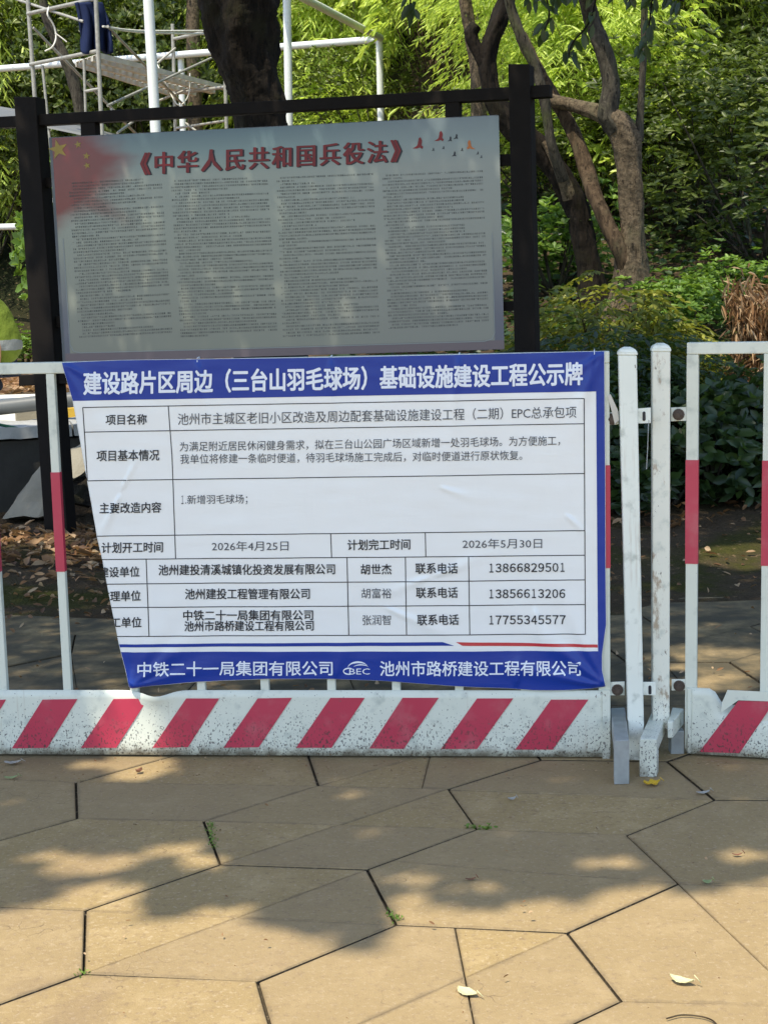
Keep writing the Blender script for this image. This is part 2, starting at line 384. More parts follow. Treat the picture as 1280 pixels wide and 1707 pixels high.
# hexagonal pavers: lattice measured from the joints, every slab a chamfered piece
T0 = np.array([-.842, 4.000]); tp = np.array([.3700, -.0463]); tq = np.array([-.0530, .3330]); tr_ = np.array([-.2745, -.2520])
S_ = (tp+tq+tr_)/3; tp, tq, tr_ = tp-S_*0, tq, tr_
meas = [(127, 1304), (129, 1365), (340, 1369), (368, 1442), (143, 1519), (140, 1625), (430, 1637), (612, 1450), (660, 1542), (945, 1555), (1043, 1392), (1130, 1473), (795, 1383), (747, 1315), (531, 1310), (1190, 1333), (1035, 1668)]
mw = [np.array(onz(*q, 0)[:2]) for q in meas]
def lat(m, n, s):
    v = T0+m*(tp-tq)+n*(tp-tr_)+s*tp
    for q in mw:
        if np.linalg.norm(q-v) < .05: return q
    k = Vector((v[0]*7, v[1]*7, 1)); return v+.008*np.array([noise.noise(k), noise.noise(k+Vector((9, 0, 0)))])
def clip(poly, p, d, keep):                # keep the side of the line p + t d
    nrm_ = np.array([-d[1], d[0]])*keep; out = []
    for i in range(len(poly)):
        a, c = poly[i], poly[(i+1) % len(poly)]; da, dc = (a-p)@nrm_, (c-p)@nrm_
        if da >= 0: out.append(a)
        if da*dc < 0: out.append(a+(c-a)*da/(da-dc))
    return out
def shrink(poly, g):
    n = len(poly); c = sum(poly)/n
    for i in range(n):
        pass
    out = list(poly)
    for i in range(n):
        a, c2 = poly[i], poly[(i+1) % n]; d = (c2-a)/max(np.linalg.norm(c2-a), 1e-6); nr = np.array([-d[1], d[0]])
        k = 1 if (c-a)@nr > 0 else -1
        out = clip(out, a+nr*k*(g[i] if hasattr(g, '__len__') else g), d, k)
        if len(out) < 3: return out
    return out
b = MB(); tints = []; edges = []
def slab(poly, z, tilt, tint):
    n = len(poly)
    if n < 3: return
    inn = shrink(poly, .0022)
    if len(inn) != n: inn = [p+(sum(poly)/n-p)*.01 for p in poly]
    zz = lambda p: z+tilt[0]*(p[0]-poly[0][0])+tilt[1]*(p[1]-poly[0][1])
    v = [(p[0], p[1], zz(p)) for p in inn]+[(p[0], p[1], zz(p)-.0025) for p in poly]+[(p[0], p[1], -.02) for p in poly]
    c_ = sum(inn)/n; in2 = [p+(c_-p)*min(.45, .028/max(np.linalg.norm(c_-p), 1e-6)) for p in inn]
    v2 = [(p[0], p[1], zz(p)) for p in in2]+v[:n]
    b.add(v2, [tuple(range(n))]+[(i, (i+1) % n, (i+1) % n+n, i+n) for i in range(n)]); tints.extend([tint]*(2*n)); edges.extend([0]*n+[1]*n)
    f = [(i, (i+1) % n, (i+1) % n+n, i+n) for i in range(n)]; f2 = [(i+n, (i+1) % n+n, (i+1) % n+2*n, i+2*n) for i in range(n)]
    b.add(v, f); b.add(v, f2, 1); tints.extend([tint]*(2*len(v))); edges.extend([1]*(2*len(v)))
for m in range(-16, 24):
    for n in range(-18, 19):
        # the cell right of the edge from P(m,n) along tp
        ring = [lat(m, n, 0), lat(m, n, 1), lat(m+1, n, 0), lat(m+1, n-1, 1), lat(m+1, n-1, 0), lat(m, n-1, 1)]
        c = sum(ring)/6
        if not (-4.5 < c[0] < 4.5 and .6 < c[1] < 6.75): continue
        if abs(c[0]) > 1.2+.42*max(0, c[1]): continue
        rr = random.Random(m*131+n*17+5)
        gaps = [rr.uniform(*((.0018, .0030), (.0024, .0042), (.0022, .0040))[k % 3]) for k in range(6)]
        poly = shrink([np.array(p) for p in ring], gaps)
        pieces = [poly]; dcut = rr.choice([0, 0, 1, 1, 2, 3])
        if dcut:
            k = rr.randrange(3); j1 = ring[k]+(ring[(k+1) % 6]-ring[k])*rr.choice([0, 0, .35]); j2 = ring[(k+3) % 6]+(ring[(k+4) % 6]-ring[(k+3) % 6])*rr.choice([0, .2])
            d = (j2-j1)/np.linalg.norm(j2-j1); nr = np.array([-d[1], d[0]]); g_ = rr.choice([.0007, .0011, .0015])
            pieces = [clip(poly, j1+nr*g_, d, 1), clip(poly, j1-nr*g_, d, -1)]
            if dcut == 3:
                k2 = (k+1) % 3; e1, e2 = ring[k2], ring[(k2+3) % 6]; d2 = (e2-e1)/np.linalg.norm(e2-e1); n2 = np.array([-d2[1], d2[0]])
                pieces = [clip(q, e1+n2*s*.0008, d2, s) for q in pieces if len(q) > 2 for s in (1, -1)]
        for q in pieces:
            if len(q) > 2: slab(q, rr.uniform(-.002, .002), (rr.uniform(-.003, .003), rr.uniform(-.003, .003)), rr.random())
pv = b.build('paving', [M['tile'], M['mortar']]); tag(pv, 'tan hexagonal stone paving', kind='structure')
a_ = pv.data.attributes.new('tint', 'FLOAT', 'POINT'); a_.data.foreach_set('value', np.array(tints, np.float32))
a_ = pv.data.attributes.new('edge', 'FLOAT', 'POINT'); a_.data.foreach_set('value', np.array(edges, np.float32))
b = MB(); b.add([(-9, -6, -.009), (9, -6, -.009), (9, 6.4, -.009), (-9, 6.4, -.009)], [(0, 1, 2, 3)])
b.build('paving_bed', M['mortar']); o_ = bpy.data.objects['paving_bed']
b = MB(); b.add([(-30, -30, -.012), (30, -30, -.012), (30, .9, -.004), (-30, .9, -.004)], [(0, 1, 2, 3)]); tag(b.build('plaza', M['tile']), 'tan stone plaza behind the view, added for warm bounce light', kind='structure')  # unseen sheet behind the camera, added to bounce warm sunlight forward
tag(o_, 'dark soil bed showing in the paving joints', kind='structure')

# ------------------------------------------------------------------ barrier panels
GA, GB = onz(0, 1260, 0), onz(1018, 1265, 0)
PL = Plane(GA, GB)
RA, RB = onz(1146, 1259, 0), onz(1280, 1267, 0)
PR = Plane(RA, RB)
def stripe_list(pl, polys, par):
    for q in polys:
        s = MB(); s.prism(pl, q, .0015, .0035); s.build('warning_stripe', M['red'], par)
def rect(u0, v0, u1, v1): return [(u0, v0), (u1, v0), (u1, v1), (u0, v1)]
def barrier(pl, label, u0, u1, bars, ends, vtop, railh, vb0, vb1, gap=.19):
    t = thing('barrier_panel', pl.P((u0+u1)/2, 0, 0), label, 'barrier', 'red and white construction barriers')
    s = MB(); s.prism(pl, rect(u0, vtop-railh, u1, vtop), -.032, 0, 0, False); s.build('top_rail', M['paint_bar'], t, .003)
    for ub in bars+ends:
        wd_ = .034 if ub in ends else .025
        s = MB(); dpt = -.030 if ub in ends else -.024
        x0, x1 = ub-wd_/2, ub+wd_/2; top = vtop-railh if ub not in ends else vtop-railh-.0
        z0 = .02
        s.prism(pl, rect(x0, z0, x1, top-.0005), dpt, -.002, 0, False)
        bar = s.build('end_post' if ub in ends else 'baluster', M['paint_bar'], t, .002)
        s = MB(); s.prism(pl, rect(x0-.0012, vb0, x1+.0012, vb1), dpt+.003, .0005, 0, False); s.build('red_band', M['red'], bar)
    s = MB(); s.prism(pl, rect(u0, .012, u1, .04), -.034, -.006, 0, False); s.build('bottom_rail', M['paint'], t, .003)
    return t
u = lambda px, py, pl=PL: pl.uv(px, py)[0]
v = lambda px, py, pl=PL: pl.uv(px, py)[1]
uL = -.135; uR = u(1017, 1200)
b0 = u(104, 1000)
bars = [u(-4, 1000), b0]+[u(x, 1140) for x in (335, 441, 552, 660, 765, 875)]+[(b0+u(335, 1140))/2]
LP = barrier(PL, 'long red and white barrier panel carrying the blue project notice banner', uL-.05, uR, bars, [uR-.017, uL-.033], v(50, 604.5), .034, v(104, 953), v(96, 787.5))
# kick plate: a pressed sheet with a dented lip under the banner's left corner
def kick(pl, t, u0, u1, vt, v0, dent, polys, bent=None):
    s = MB(); nu, nv = 120, 8; g = []
    for j in range(nv+1):
        for i in range(nu+1):
            uu = u0+(u1-u0)*i/nu; vv = v0+(vt-v0)*j/nv; q = (j/nv)
            ww = .0+.0012*noise.noise(Vector((uu*7, vv*9, 2)))
            if dent: 
                k = math.exp(-((uu-dent[0])/dent[1])**2)*q**5
                ww += .022*k; vv -= .016*k
            if bent:
                k = sm(bent[0], bent[1], uu)*sm(bent[3], bent[2], uu)*max(0, (j/nv-.55)/.45)
                vv -= bent[4]*k; ww -= .03*k
            g.append(pl.P(uu, vv, ww))
    n_ = nu+1
    s.add(g, [(j*n_+i, j*n_+i+1, (j+1)*n_+i+1, (j+1)*n_+i) for j in range(nv) for i in range(nu)], 0, True)
    o = s.build('kick_plate', M['paint'], t)
    so = o.modifiers.new('thick', 'SOLIDIFY'); so.thickness = .0016; so.offset = 0
    stripe_list(pl, polys, o); return o
vt = v(500, 1150.5); vbm = v(500, 1262)
du = u(190, 1166)-u(72, 1166)
base_s = [[(72, 1166), (130, 1165), (80, 1246), (21, 1247)], [(190, 1165), (248, 1164), (195, 1246), (136, 1246)], [(311, 1164), (366, 1164), (314, 1245), (255, 1246)],
          [(430, 1164), (487, 1163), (432, 1245), (373, 1246)], [(551, 1163), (608, 1163), (553, 1246), (494, 1246)], [(671, 1163), (731, 1163), (673, 1248), (616, 1247)],
          [(795, 1164), (855, 1164), (795, 1248), (735, 1248)], [(918, 1166), (980, 1166), (921, 1249), (858.5, 1249)], [(-47, 1167), (11, 1166), (-37, 1247), (-97, 1247)]]
kp = kick(PL, LP, uL-.05, uR, vt, max(vbm, .006), (u(262, 1150), .05), base_s)
s = MB(); s.prism(PL, rect(uR-.024, vbm, uR-.0015, vt+.002), .0025, .006, 0, False); s.build('end_strip', M['paint'], LP)

vtR = v(1152, 571, PR); rbars = [u(1275, 1000, PR)]
while rbars[-1] < 1.75: rbars.append(rbars[-1]+.2)
RP = barrier(PR, 'short view of second barrier panel with bent kick plate at right edge', u(1143, 800, PR), 1.95, rbars, [u(1152.5, 800, PR), 1.93], vtR, .034, v(1152, 940, PR), v(1152, 767, PR))
uf0, uf1 = u(1192, 1150, PR), u(1214, 1150, PR)
kr = kick(PR, RP, u(1144, 1200, PR), 1.95, v(1152, 1146, PR), max(.006, v(1152, 1259, PR)), None,
          [[(1230, 1168), (1290, 1169), (1232, 1255), (1165, 1253)], [(1352, 1170), (1412, 1171), (1354, 1258), (1290, 1257)]], (u(1185, 1150, PR), u(1206, 1150, PR), u(1500, 1150, PR), u(1650, 1150, PR), .055))
s = MB(); g = []; pts = [(1201, 1187), (1203, 1170), (1212, 1149.5), (1300, 1153.5), (1300, 1169), (1230, 1166.5)]
s.prism(PR, pts, .004, .0055); s.build('bent_sheet', M['paint_bar'], kr)
s = MB(); s.prism(PR, rect(u(1146, 1200, PR), v(1152, 1257, PR)+.004, u(1146, 1200, PR)+.010, v(1152, 1148, PR)), .002, .006, 0, False); s.build('end_strip', M['paint'], RP)

# ears with bolts that couple the panels to the stanchions
def ear(pl, name, q, par, hole, wv=-.012):
    s = MB(); s.prism(pl, q, wv-.004, wv); o = s.build(name, M['paint_post'], par, .001)
    cx = sum(p[0] for p in q)/4; cy = sum(p[1] for p in q)/4; c = pl.hit(cx, cy, wv)
    s = MB()
    if hole == 'bolt':
        for r_, w0, w1 in ((.017, 0, .004), (.0115, .004, .011), (.006, .011, .017)):
            k = 6 if r_ == .0115 else 14
            s.add([c+pl.e*r_*math.cos(2*math.pi*i/k)+Vector((0, 0, r_*math.sin(2*math.pi*i/k)))+pl.n*w1 for i in range(k)]+[c+pl.e*r_*math.cos(2*math.pi*i/k)+Vector((0, 0, r_*math.sin(2*math.pi*i/k)))+pl.n*w0 for i in range(k)],
                  [tuple(range(k))]+[(i, (i+1) % k, (i+1) % k+k, i+k) for i in range(k)])
        s.build('bolt', M['bolt'], o)
    else:
        p = []
        for i in range(16):
            a = 2*math.pi*i/16; p.append((c-pl.a).dot(pl.e)+.0045*math.cos(a)); p.append(c.z+.0045*math.sin(a)+(.009 if math.sin(a) > 0 else -.009))
        s.prism(pl, list(zip(p[::2], p[1::2])), wv+.0008, wv+.0025, 0, False); s.build('slot', M['print_black'], o)
ear(PL, 'ear_plate', [(1008, 690), (1031, 686), (1031, 708), (1008, 710)], LP, 'bolt')
ear(PL, 'ear_plate', [(1016, 1139), (1041, 1138), (1041, 1161), (1016, 1161)], LP, 'bolt')
ear(PR, 'ear_plate', [(1117, 680), (1144, 679), (1144, 702), (1117, 703)], RP, 'bolt')
ear(PR, 'ear_plate', [(1118, 1134), (1145, 1134), (1145, 1152), (1118, 1153)], RP, 'bolt')

# ------------------------------------------------------------------ two stanchions with stepped feet
PS1 = Plane(onz(1040, 1271, 0), onz(1080, 1271, 0)); PS2 = Plane(onz(1080, 1262, 0), onz(1120, 1262, 0))
def foot(par, top4, zt, mat, leg_px):
    P = [onz(x, y, zt) for x, y in top4]   # far-left, far-right, near-right, near-left
    s = MB(); dn = Vector((0, 0, -.045))
    s.hexa([P[3], P[2], P[1], P[0]]+[p+dn for p in (P[3], P[2], P[1], P[0])])
    ft = s.build('foot_arm', mat, par, .004)
    back = (P[0]-P[3]).normalized()*.05
    A, B = P[3]+Vector((0, 0, -.0005)), P[2]+Vector((0, 0, -.0005)); n = .003
    fw = -back.normalized()*n
    s = MB(); s.hexa([A+fw, B+fw, Vector((B.x, B.y, 0))+fw, Vector((A.x, A.y, 0))+fw, A+back*.0, B+back*.0, Vector((B.x, B.y, 0)), Vector((A.x, A.y, 0))]); s.build('foot_leg', mat, par, .001)
    s = MB(); s.hexa([A+back*.02+dn, B+back*.02+dn, Vector((B.x, B.y, 0))+back*.02, Vector((A.x, A.y, 0))+back*.02]+[q+back for q in (A+dn, B+dn, Vector((B.x, B.y, 0)), Vector((A.x, A.y, 0)))]); s.build('foot_leg', mat, par, .002)
    return P
t1 = thing('stanchion', PS1.P(u(1055, 1265, PS1), 0), 'smoother white stanchion post next to the banner, standing on a grey steel foot', 'barrier post', 'white posts coupling the barrier panels')
s = MB(); s.prism(PS1, [(1030.5, 592), (1061, 592), (1074, 1268), (1048, 1268)], -.038, 0); s.build('post', M['paint_post'], t1, .004)
s = MB(); e = [PS1.uv(1029.5, 592), PS1.uv(1062, 592)]
def cap(pl, s, x0, x1, yb, yr, yt, w0, w1):
    for (a0, a1, yy0, b0_, b1_, yy1, i0, i1) in ((x0, x1, yb, x0, x1, yr, 0, 0), (x0, x1, yr, x0+4, x1-4, (yr+yt)/2-1, 0, .004), (x0+4, x1-4, (yr+yt)/2-1, x0+11, x1-11, yt, .004, .013)):
        q = [pl.uv(a0, yy0), pl.uv(a1, yy0), pl.uv(b1_, yy1), pl.uv(b0_, yy1)]
        s.hexa([pl.P(*q[0], w1-i0), pl.P(*q[1], w1-i0), pl.P(*q[2], w1-i1), pl.P(*q[3], w1-i1), pl.P(*q[0], w0+i0), pl.P(*q[1], w0+i0), pl.P(*q[2], w0+i1), pl.P(*q[3], w0+i1)])
cap(PS1, s, 1029.3, 1062.2, 592, 587.5, 578.5, -.040, .002); s.build('cap', M['paint_post'], t1, .002)
foot(t1, [(1017, 1180), (1041, 1179), (1048, 1233), (1023, 1234)], .128, M['galv'], None)
ear(PS1, 'ear_plate', [(1060, 682), (1085, 680), (1085, 706), (1061, 707)], t1, 'slot', -.014)
ear(PS1, 'ear_plate', [(1071, 1139), (1093.5, 1139), (1093.5, 1161), (1072, 1161)], t1, 'slot', -.014)
t2 = thing('stanchion', PS2.P(u(1100, 1260, PS2), 0), 'rust scratched white stanchion post beside the right barrier panel', 'barrier post', 'white posts coupling the barrier panels')
s = MB(); s.prism(PS2, [(1086.5, 586), (1117, 586), (1115.5, 1216), (1087.5, 1216)], -.045, 0); s.build('post', M['paint_rust'], t2, .004)
s = MB(); cap(PS2, s, 1085.6, 1118, 586, 581, 572, -.047, .002); s.build('cap', M['paint_post'], t2, .002)
foot(t2, [(1088, 1180), (1116, 1180), (1094, 1232), (1065.5, 1231)], .112, M['paint'], None)
P2 = [onz(x, y, .125) for x, y in ((1120, 1179), (1139, 1181), (1121, 1203), (1112, 1203))]
s = MB(); s.hexa([P2[3], P2[2], P2[1], P2[0]]+[p+Vector((0, 0, -.05)) for p in (P2[3], P2[2], P2[1], P2[0])]); s.build('rear_foot_arm', M['paint'], t2, .003)
c = onz(1129, 1190, .125)
s = MB(); s.box((c.x, c.y+.02, .036), .04, .04, .072); s.build('rear_foot_leg', M['galv'], t2, .002)

# torn tape and a wire on the couplings
s = MB(); q = [(1012, 659), (1017, 657), (1029, 683), (1031, 700), (1024, 707), (1019, 686)]
s.prism(PL, q, .004, .0052); tag(s.build('torn_tape', plain('white_tape', (.62, .58, .5), .6)), 'torn white strip of tape sticking up by the upper coupling', 'tape')
s = MB(); s.tube([PS1.hit(1081, 700, .002), PS1.hit(1080, 712, .004), PS1.hit(1079, 745, .003), PS1.hit(1077, 782, .005)], .0012, 6)
tag(s.build('wire_end', M['galv']), 'thin loose wire hanging between the two white stanchions', 'wire')

# ------------------------------------------------------------------ printed banner on the barrier
def lerp_path(path, x, k=0):               # value of the other coordinate along a polyline
    for a, c in zip(path, path[1:]):
        if a[k] <= x <= c[k]: return a[1-k]+(c[1-k]-a[1-k])*(x-a[k])/(c[k]-a[k])
    return path[0][1-k] if x < path[0][k] else path[-1][1-k]
TOP = [(105, 604), (200, 600), (380, 597.5), (560, 595), (840, 589), (1007, 585)]
BOT = [(218, 1146), (262, 1142), (330, 1136), (450, 1131), (560, 1131), (640, 1134), (750, 1142), (850, 1147), (890, 1150), (940, 1150), (985, 1147), (1009, 1143)]
LEFT = [(105, 604), (123, 668), (147, 801), (163, 893), (172, 932), (183, 990), (200, 1075), (218, 1146)]
RIGHT = [(1007, 585), (1008.5, 800), (1009, 950), (1010, 1040), (1003, 1090), (1003, 1115), (1009, 1143)]
BL = Vector(PL.uv(218, 1146)); BR = Vector(PL.uv(1009, 1143)); TL = Vector(PL.uv(105, 604)); TR = Vector(PL.uv(1007, 585))
def ridge(p, a, ang, amp, wid, ln):
    d = Vector((math.cos(ang), math.sin(ang))); r = p-a; al = r.dot(d); ac = r.dot(Vector((-d.y, d.x)))
    if al < 0: return 0
    ww = wid*(.35+al/ln); return amp*math.exp(-(ac/ww)**2)*math.exp(-(al/ln)**2)*min(1, al/.02)
def wrinkle(U, V):
    p = Vector((U, V)); h = .004
    h += .0030*noise.noise(Vector((U*2.2, V*1.6, 0)))+.0020*noise.noise(Vector((U*7, V*2.5, 4)))+.0008*noise.noise(Vector((U*9, V*30, 8)))
    h += .0008*noise.noise(Vector((U*24, V*10, 11))) + +.0065*noise.noise(Vector((U*4.6, V*.5, 21))) + .0022*noise.noise(Vector((U*13, V*1.2, 31)))
    for ang, amp, wid in ((R(38), .009, .022), (R(62), .008, .026), (R(16), .007, .016), (R(80), .006, .02)): h += ridge(p, BL, ang, amp, wid, .22)
    for ang, amp, wid in ((R(168), .008, .018), (R(140), .009, .024), (R(115), .008, .02), (R(100), .006, .018)): h += ridge(p, BR, ang, amp, wid, .26)
    for ang, amp, wid in ((R(-30), .004, .014), (R(-62), .004, .018)): h += ridge(p, TL, ang, amp, wid, .2)
    for ang, amp, wid in ((R(-145), .004, .014), (R(-115), .004, .016)): h += ridge(p, TR, ang, amp, wid, .2)
    h += ridge(p, Vector(PL.uv(203, 822)), R(-118), .006, .010, .14) + ridge(p, Vector(PL.uv(203, 820)), R(62), .006, .006, .10)
    h += ridge(p, Vector(PL.uv(940, 855)), R(-45), .005, .008, .08) + ridge(p, Vector(PL.uv(720, 960)), R(20), .005, .014, .14) + ridge(p, Vector(PL.uv(720, 960)), R(200), .004, .012, .12)
    h += ridge(p, Vector(PL.uv(890, 1010)), R(-80), .005, .012, .10) + ridge(p, Vector(PL.uv(640, 1010)), R(-25), .004, .014, .2)
    h += ridge(p, Vector(PL.uv(730, 810)), R(-20), .004, .010, .09)+ ridge(p, Vector(PL.uv(860, 1145)), R(85), .006, .014, .10)+ ridge(p, Vector(PL.uv(560, 1131)), R(80), .004, .016, .08)
    for x in (330, 552, 765, 990): h += ridge(p, Vector(PL.uv(x, lerp_path(TOP, x)+3)), R(-90+(552-x)*.03), .006, .016, .22)
    return max(.0022, h+.004)
def bp(px, py, off=0.0):
    U, V = PL.uv(px, py); return PL.P(U, V, wrinkle(U, V)+off)
def bpoint(s, t):                           # s across, t down, between the four edges
    xl, yl = lerp_path([(y, x) for x, y in LEFT], 604+(1146-604)*t), 604+(1146-604)*t
    xr, yr = lerp_path([(y, x) for x, y in RIGHT], 585+(1143-585)*t), 585+(1143-585)*t
    xt = 105+(1007-105)*s; xb = 218+(1009-218)*s; yt, yb = lerp_path(TOP, xt), lerp_path(BOT, xb)
    lx, ly = xl+(xr-xl)*s, yl+(yr-yl)*s
    yt0, yb0 = 604+(585-604)*s, 1146+(1143-1146)*s
    return lx, ly+(yt-yt0)*(1-t)**3+(yb-yb0)*t**3
bann = thing('notice_banner', PL.P(1.05, .2, .01), 'blue and white printed notice banner tied over the left barrier panel, one side folded slantwise', 'banner')
def grid(fn, nu, nv, off, mats, name, par):
    s = MB(); n_ = nu+1
    s.add([bp(*fn(i/nu, j/nv), off) for j in range(nv+1) for i in range(nu+1)], [(j*n_+i, j*n_+i+1, (j+1)*n_+i+1, (j+1)*n_+i) for j in range(nv) for i in range(nu)], 0, True)
    o = s.build(name, mats, par); return o
sheet = grid(bpoint, 300, 180, 0, M['vinyl_white'], 'vinyl_sheet', bann)
so = sheet.modifiers.new('thick', 'SOLIDIFY'); so.thickness = .0012; so.offset = -1
def onleft(y): return lerp_path([(q[1], q[0]) for q in LEFT], y)
def band(fn_top, fn_bot, x0, x1, nu, nv, off, mat, name):
    def fn(s, t):
        y0, y1 = fn_top(s), fn_bot(s); y = y0+(y1-y0)*t; a = x0(y) if callable(x0) else x0; c = x1(y) if callable(x1) else x1
        return a+(c-a)*s, y
    return grid(fn, nu, nv, off, mat, name, bann)
rightx = lambda y: lerp_path([(q[1], q[0]) for q in RIGHT], y)-.7
def bp_top(s): return bpoint(s, 0)[1]+.5
hb = band(bp_top, lambda s: 668-16*s, lambda y: onleft(y)+.5, rightx, 300, 26, .0010, M['vinyl_blue'], 'header_band')
fb = band(lambda s: 1086-2*s, lambda s: bpoint(s, 1)[1]-.6, lambda y: onleft(y)+.7, rightx, 320, 34, .0010, M['vinyl_blue'], 'footer_band')
sb = band(lambda s: 652.0, lambda s: 1084.1, lambda y: 993+3*(y-652)/433, rightx, 5, 160, .0010, M['vinyl_blue'], 'side_band')
def strip(pts_top, pts_bot, mat, name, n=60):
    def fn(s, t):
        a = [np.array(q, float) for q in pts_top]; c = [np.array(q, float) for q in pts_bot]
        p = a[0]+(a[1]-a[0])*s; q = c[0]+(c[1]-c[0])*s; return tuple(p+(q-p)*t)
    return grid(fn, n, 2, .0011, mat, name, bann)
strip(((200.5, 1073), (738, 1069)), ((201.5, 1078), (757, 1075)), M['vinyl_blue'], 'blue_rule')
strip(((760, 1069), (995, 1073)), ((771, 1075), (995.5, 1078)), M['vinyl_red'], 'red_rule', 30)
# table rules
s = MB()
def rule(a, c, wpx=1.5):
    n = max(4, int(math.hypot(c[0]-a[0], c[1]-a[1])/7)); d = np.array([c[0]-a[0], c[1]-a[1]], float); d /= np.linalg.norm(d); nn = np.array([-d[1], d[0]])*wpx/2
    P = []
    for i in range(n+1):
        x, y = a[0]+(c[0]-a[0])*i/n, a[1]+(c[1]-a[1])*i/n
        P += [bp(x+nn[0], y+nn[1], .0009), bp(x-nn[0], y-nn[1], .0009)]
    s.add(P, [(2*i, 2*i+1, 2*i+3, 2*i+2) for i in range(n)])
rows_ = [(140, 679, 973, 664), (142, 720, 974, 706), (148, 801, 974, 789), (163.5, 893, 974.3, 884), (171.5, 932, 974.5, 925), (180, 973, 974.5, 966), (187.5, 1012, 975, 1007), (197, 1060, 975, 1056)]
for x0, y0, x1, y1 in rows_: rule((x0, y0), (x1, y1))
for a, c in (((140, 679), (147.5, 801)), ((282, 676.5), (288, 758)), ((288, 758), (294, 930.5)), ((245, 931), (250, 1059.5)), ((552, 889), (553.5, 928.5)), ((709, 887), (710, 927)),
             ((579, 928), (582, 1058)), ((676, 927.3), (678, 1057.5)), ((781, 926.6), (783, 1057)), ((973, 664), (975, 1056))): rule(a, c)
s.build('table_rules', M['print_black'], bann)

# lettering: built-in font outlines turned into mesh and laid on the wrinkled sheet
_fc = {}
def glyphs(body, bold=0, res=2, space=1):
    k = (body, bold, res, space)
    if k not in _fc:
        cu = bpy.data.curves.new('lettering', 'FONT'); cu.body = body; cu.resolution_u = res; cu.space_character = space; cu.offset = bold; cu.fill_mode = 'FRONT'
        o = bpy.data.objects.new('lettering', cu); C.objects.link(o); bpy.context.view_layer.update()
        dg = bpy.context.evaluated_depsgraph_get(); me = bpy.data.meshes.new_from_object(o.evaluated_get(dg))
        P = np.array([q.co[:2] for q in me.vertices]); f = [tuple(q.vertices) for q in me.polygons]
        bpy.data.objects.remove(o); bpy.data.curves.remove(cu); bpy.data.meshes.remove(me)
        lo, hi = P.min(0), P.max(0); _fc[k] = ((P-lo)/(hi-lo), f)
    return _fc[k]
def clip_mesh(P, f, y_edge):               # cut what lies beyond the slanting left edge, in the print's own plane
    bm = bmesh.new(); vv = [bm.verts.new((x, y, 0)) for x, y in P]
    for q in f:
        try: bm.faces.new([vv[i] for i in q])
        except ValueError: pass
    for (a, c) in y_edge:
        d = Vector((c[0]-a[0], c[1]-a[1], 0)); n_ = Vector((d.y, -d.x, 0)).normalized()
        if n_.x < 0: n_ = -n_
        bmesh.ops.bisect_plane(bm, geom=bm.verts[:]+bm.edges[:]+bm.faces[:], plane_co=Vector((a[0]+1, a[1], 0)), plane_no=n_, clear_inner=True)
    bm.verts.index_update(); P2 = [(q.co.x, q.co.y) for q in bm.verts]; f2 = [tuple(w_.index for w_ in q.verts) for q in bm.faces]; bm.free(); return P2, f2
def text_px(body, x0, x1, yl, yr, h, bold=0, cut=False, res=2):
    P, f = glyphs(body, bold, res); Q = [(x0+(x1-x0)*a, yl+(yr-yl)*a+h*(.5-c)) for a, c in P]
    if cut: Q, f = clip_mesh(Q, f, [((163, 893), (200, 1075))])
    return Q, f
def digits_px(body, x0, x1, yl, yr, h):      # figures set one by one, a flagged 1 included
    V = []; Fs = []; n = len(body); st = (x1-x0)/n
    for i, ch in enumerate(body):
        P, f = glyphs(chr(ord(ch)+0xFEE0)); w_ = st*(.52 if ch == '1' else .80); cx = x0+st*(i+.5); o = len(V)
        V += [(cx+(a-.5)*w_, yl+(yr-yl)*(i+.5)/n+h*(.5-c)) for a, c in P]; Fs += [tuple(q+o for q in g) for g in f]
    return V, Fs
def lettering(items, mat, par, name='lettering', fn=bp, off=.0024):
    for it in items:
        s = MB(); it = list(it); bold = it[6] if len(it) > 6 else 0
        if len(it) > 6: it[6] = 0
        Q, f = digits_px(*it[:6]) if it[0].isdigit() else text_px(*it); nb_ = 1 if not bold else (4 if bold < .6 else 8)
        for k in range(nb_):                # heavier strokes: the outline repeated round a small circle, a hair apart in depth
            a = 2*math.pi*(k+.5)/nb_; dx, dy = (bold*math.cos(a), bold*math.sin(a)) if bold else (0, 0)
            s.add([fn(x+dx, y+dy, off+.00004*k) for x, y in Q], f)
        s.build(name, mat, par)
B1 = .34
lettering([('建设路片区周边（三台山羽毛球场）基础设施建设工程公示牌', 142, 970, 639, 622.5, 38, 1.05)], M['print_white'], hb)
lettering([('中铁二十一局集团有限公司', 232, 555, 1114, 1112.5, 24, .42), ('池州市路桥建设工程有限公司', 634, 967, 1113, 1112.5, 25, .42)], M['print_white'], fb)
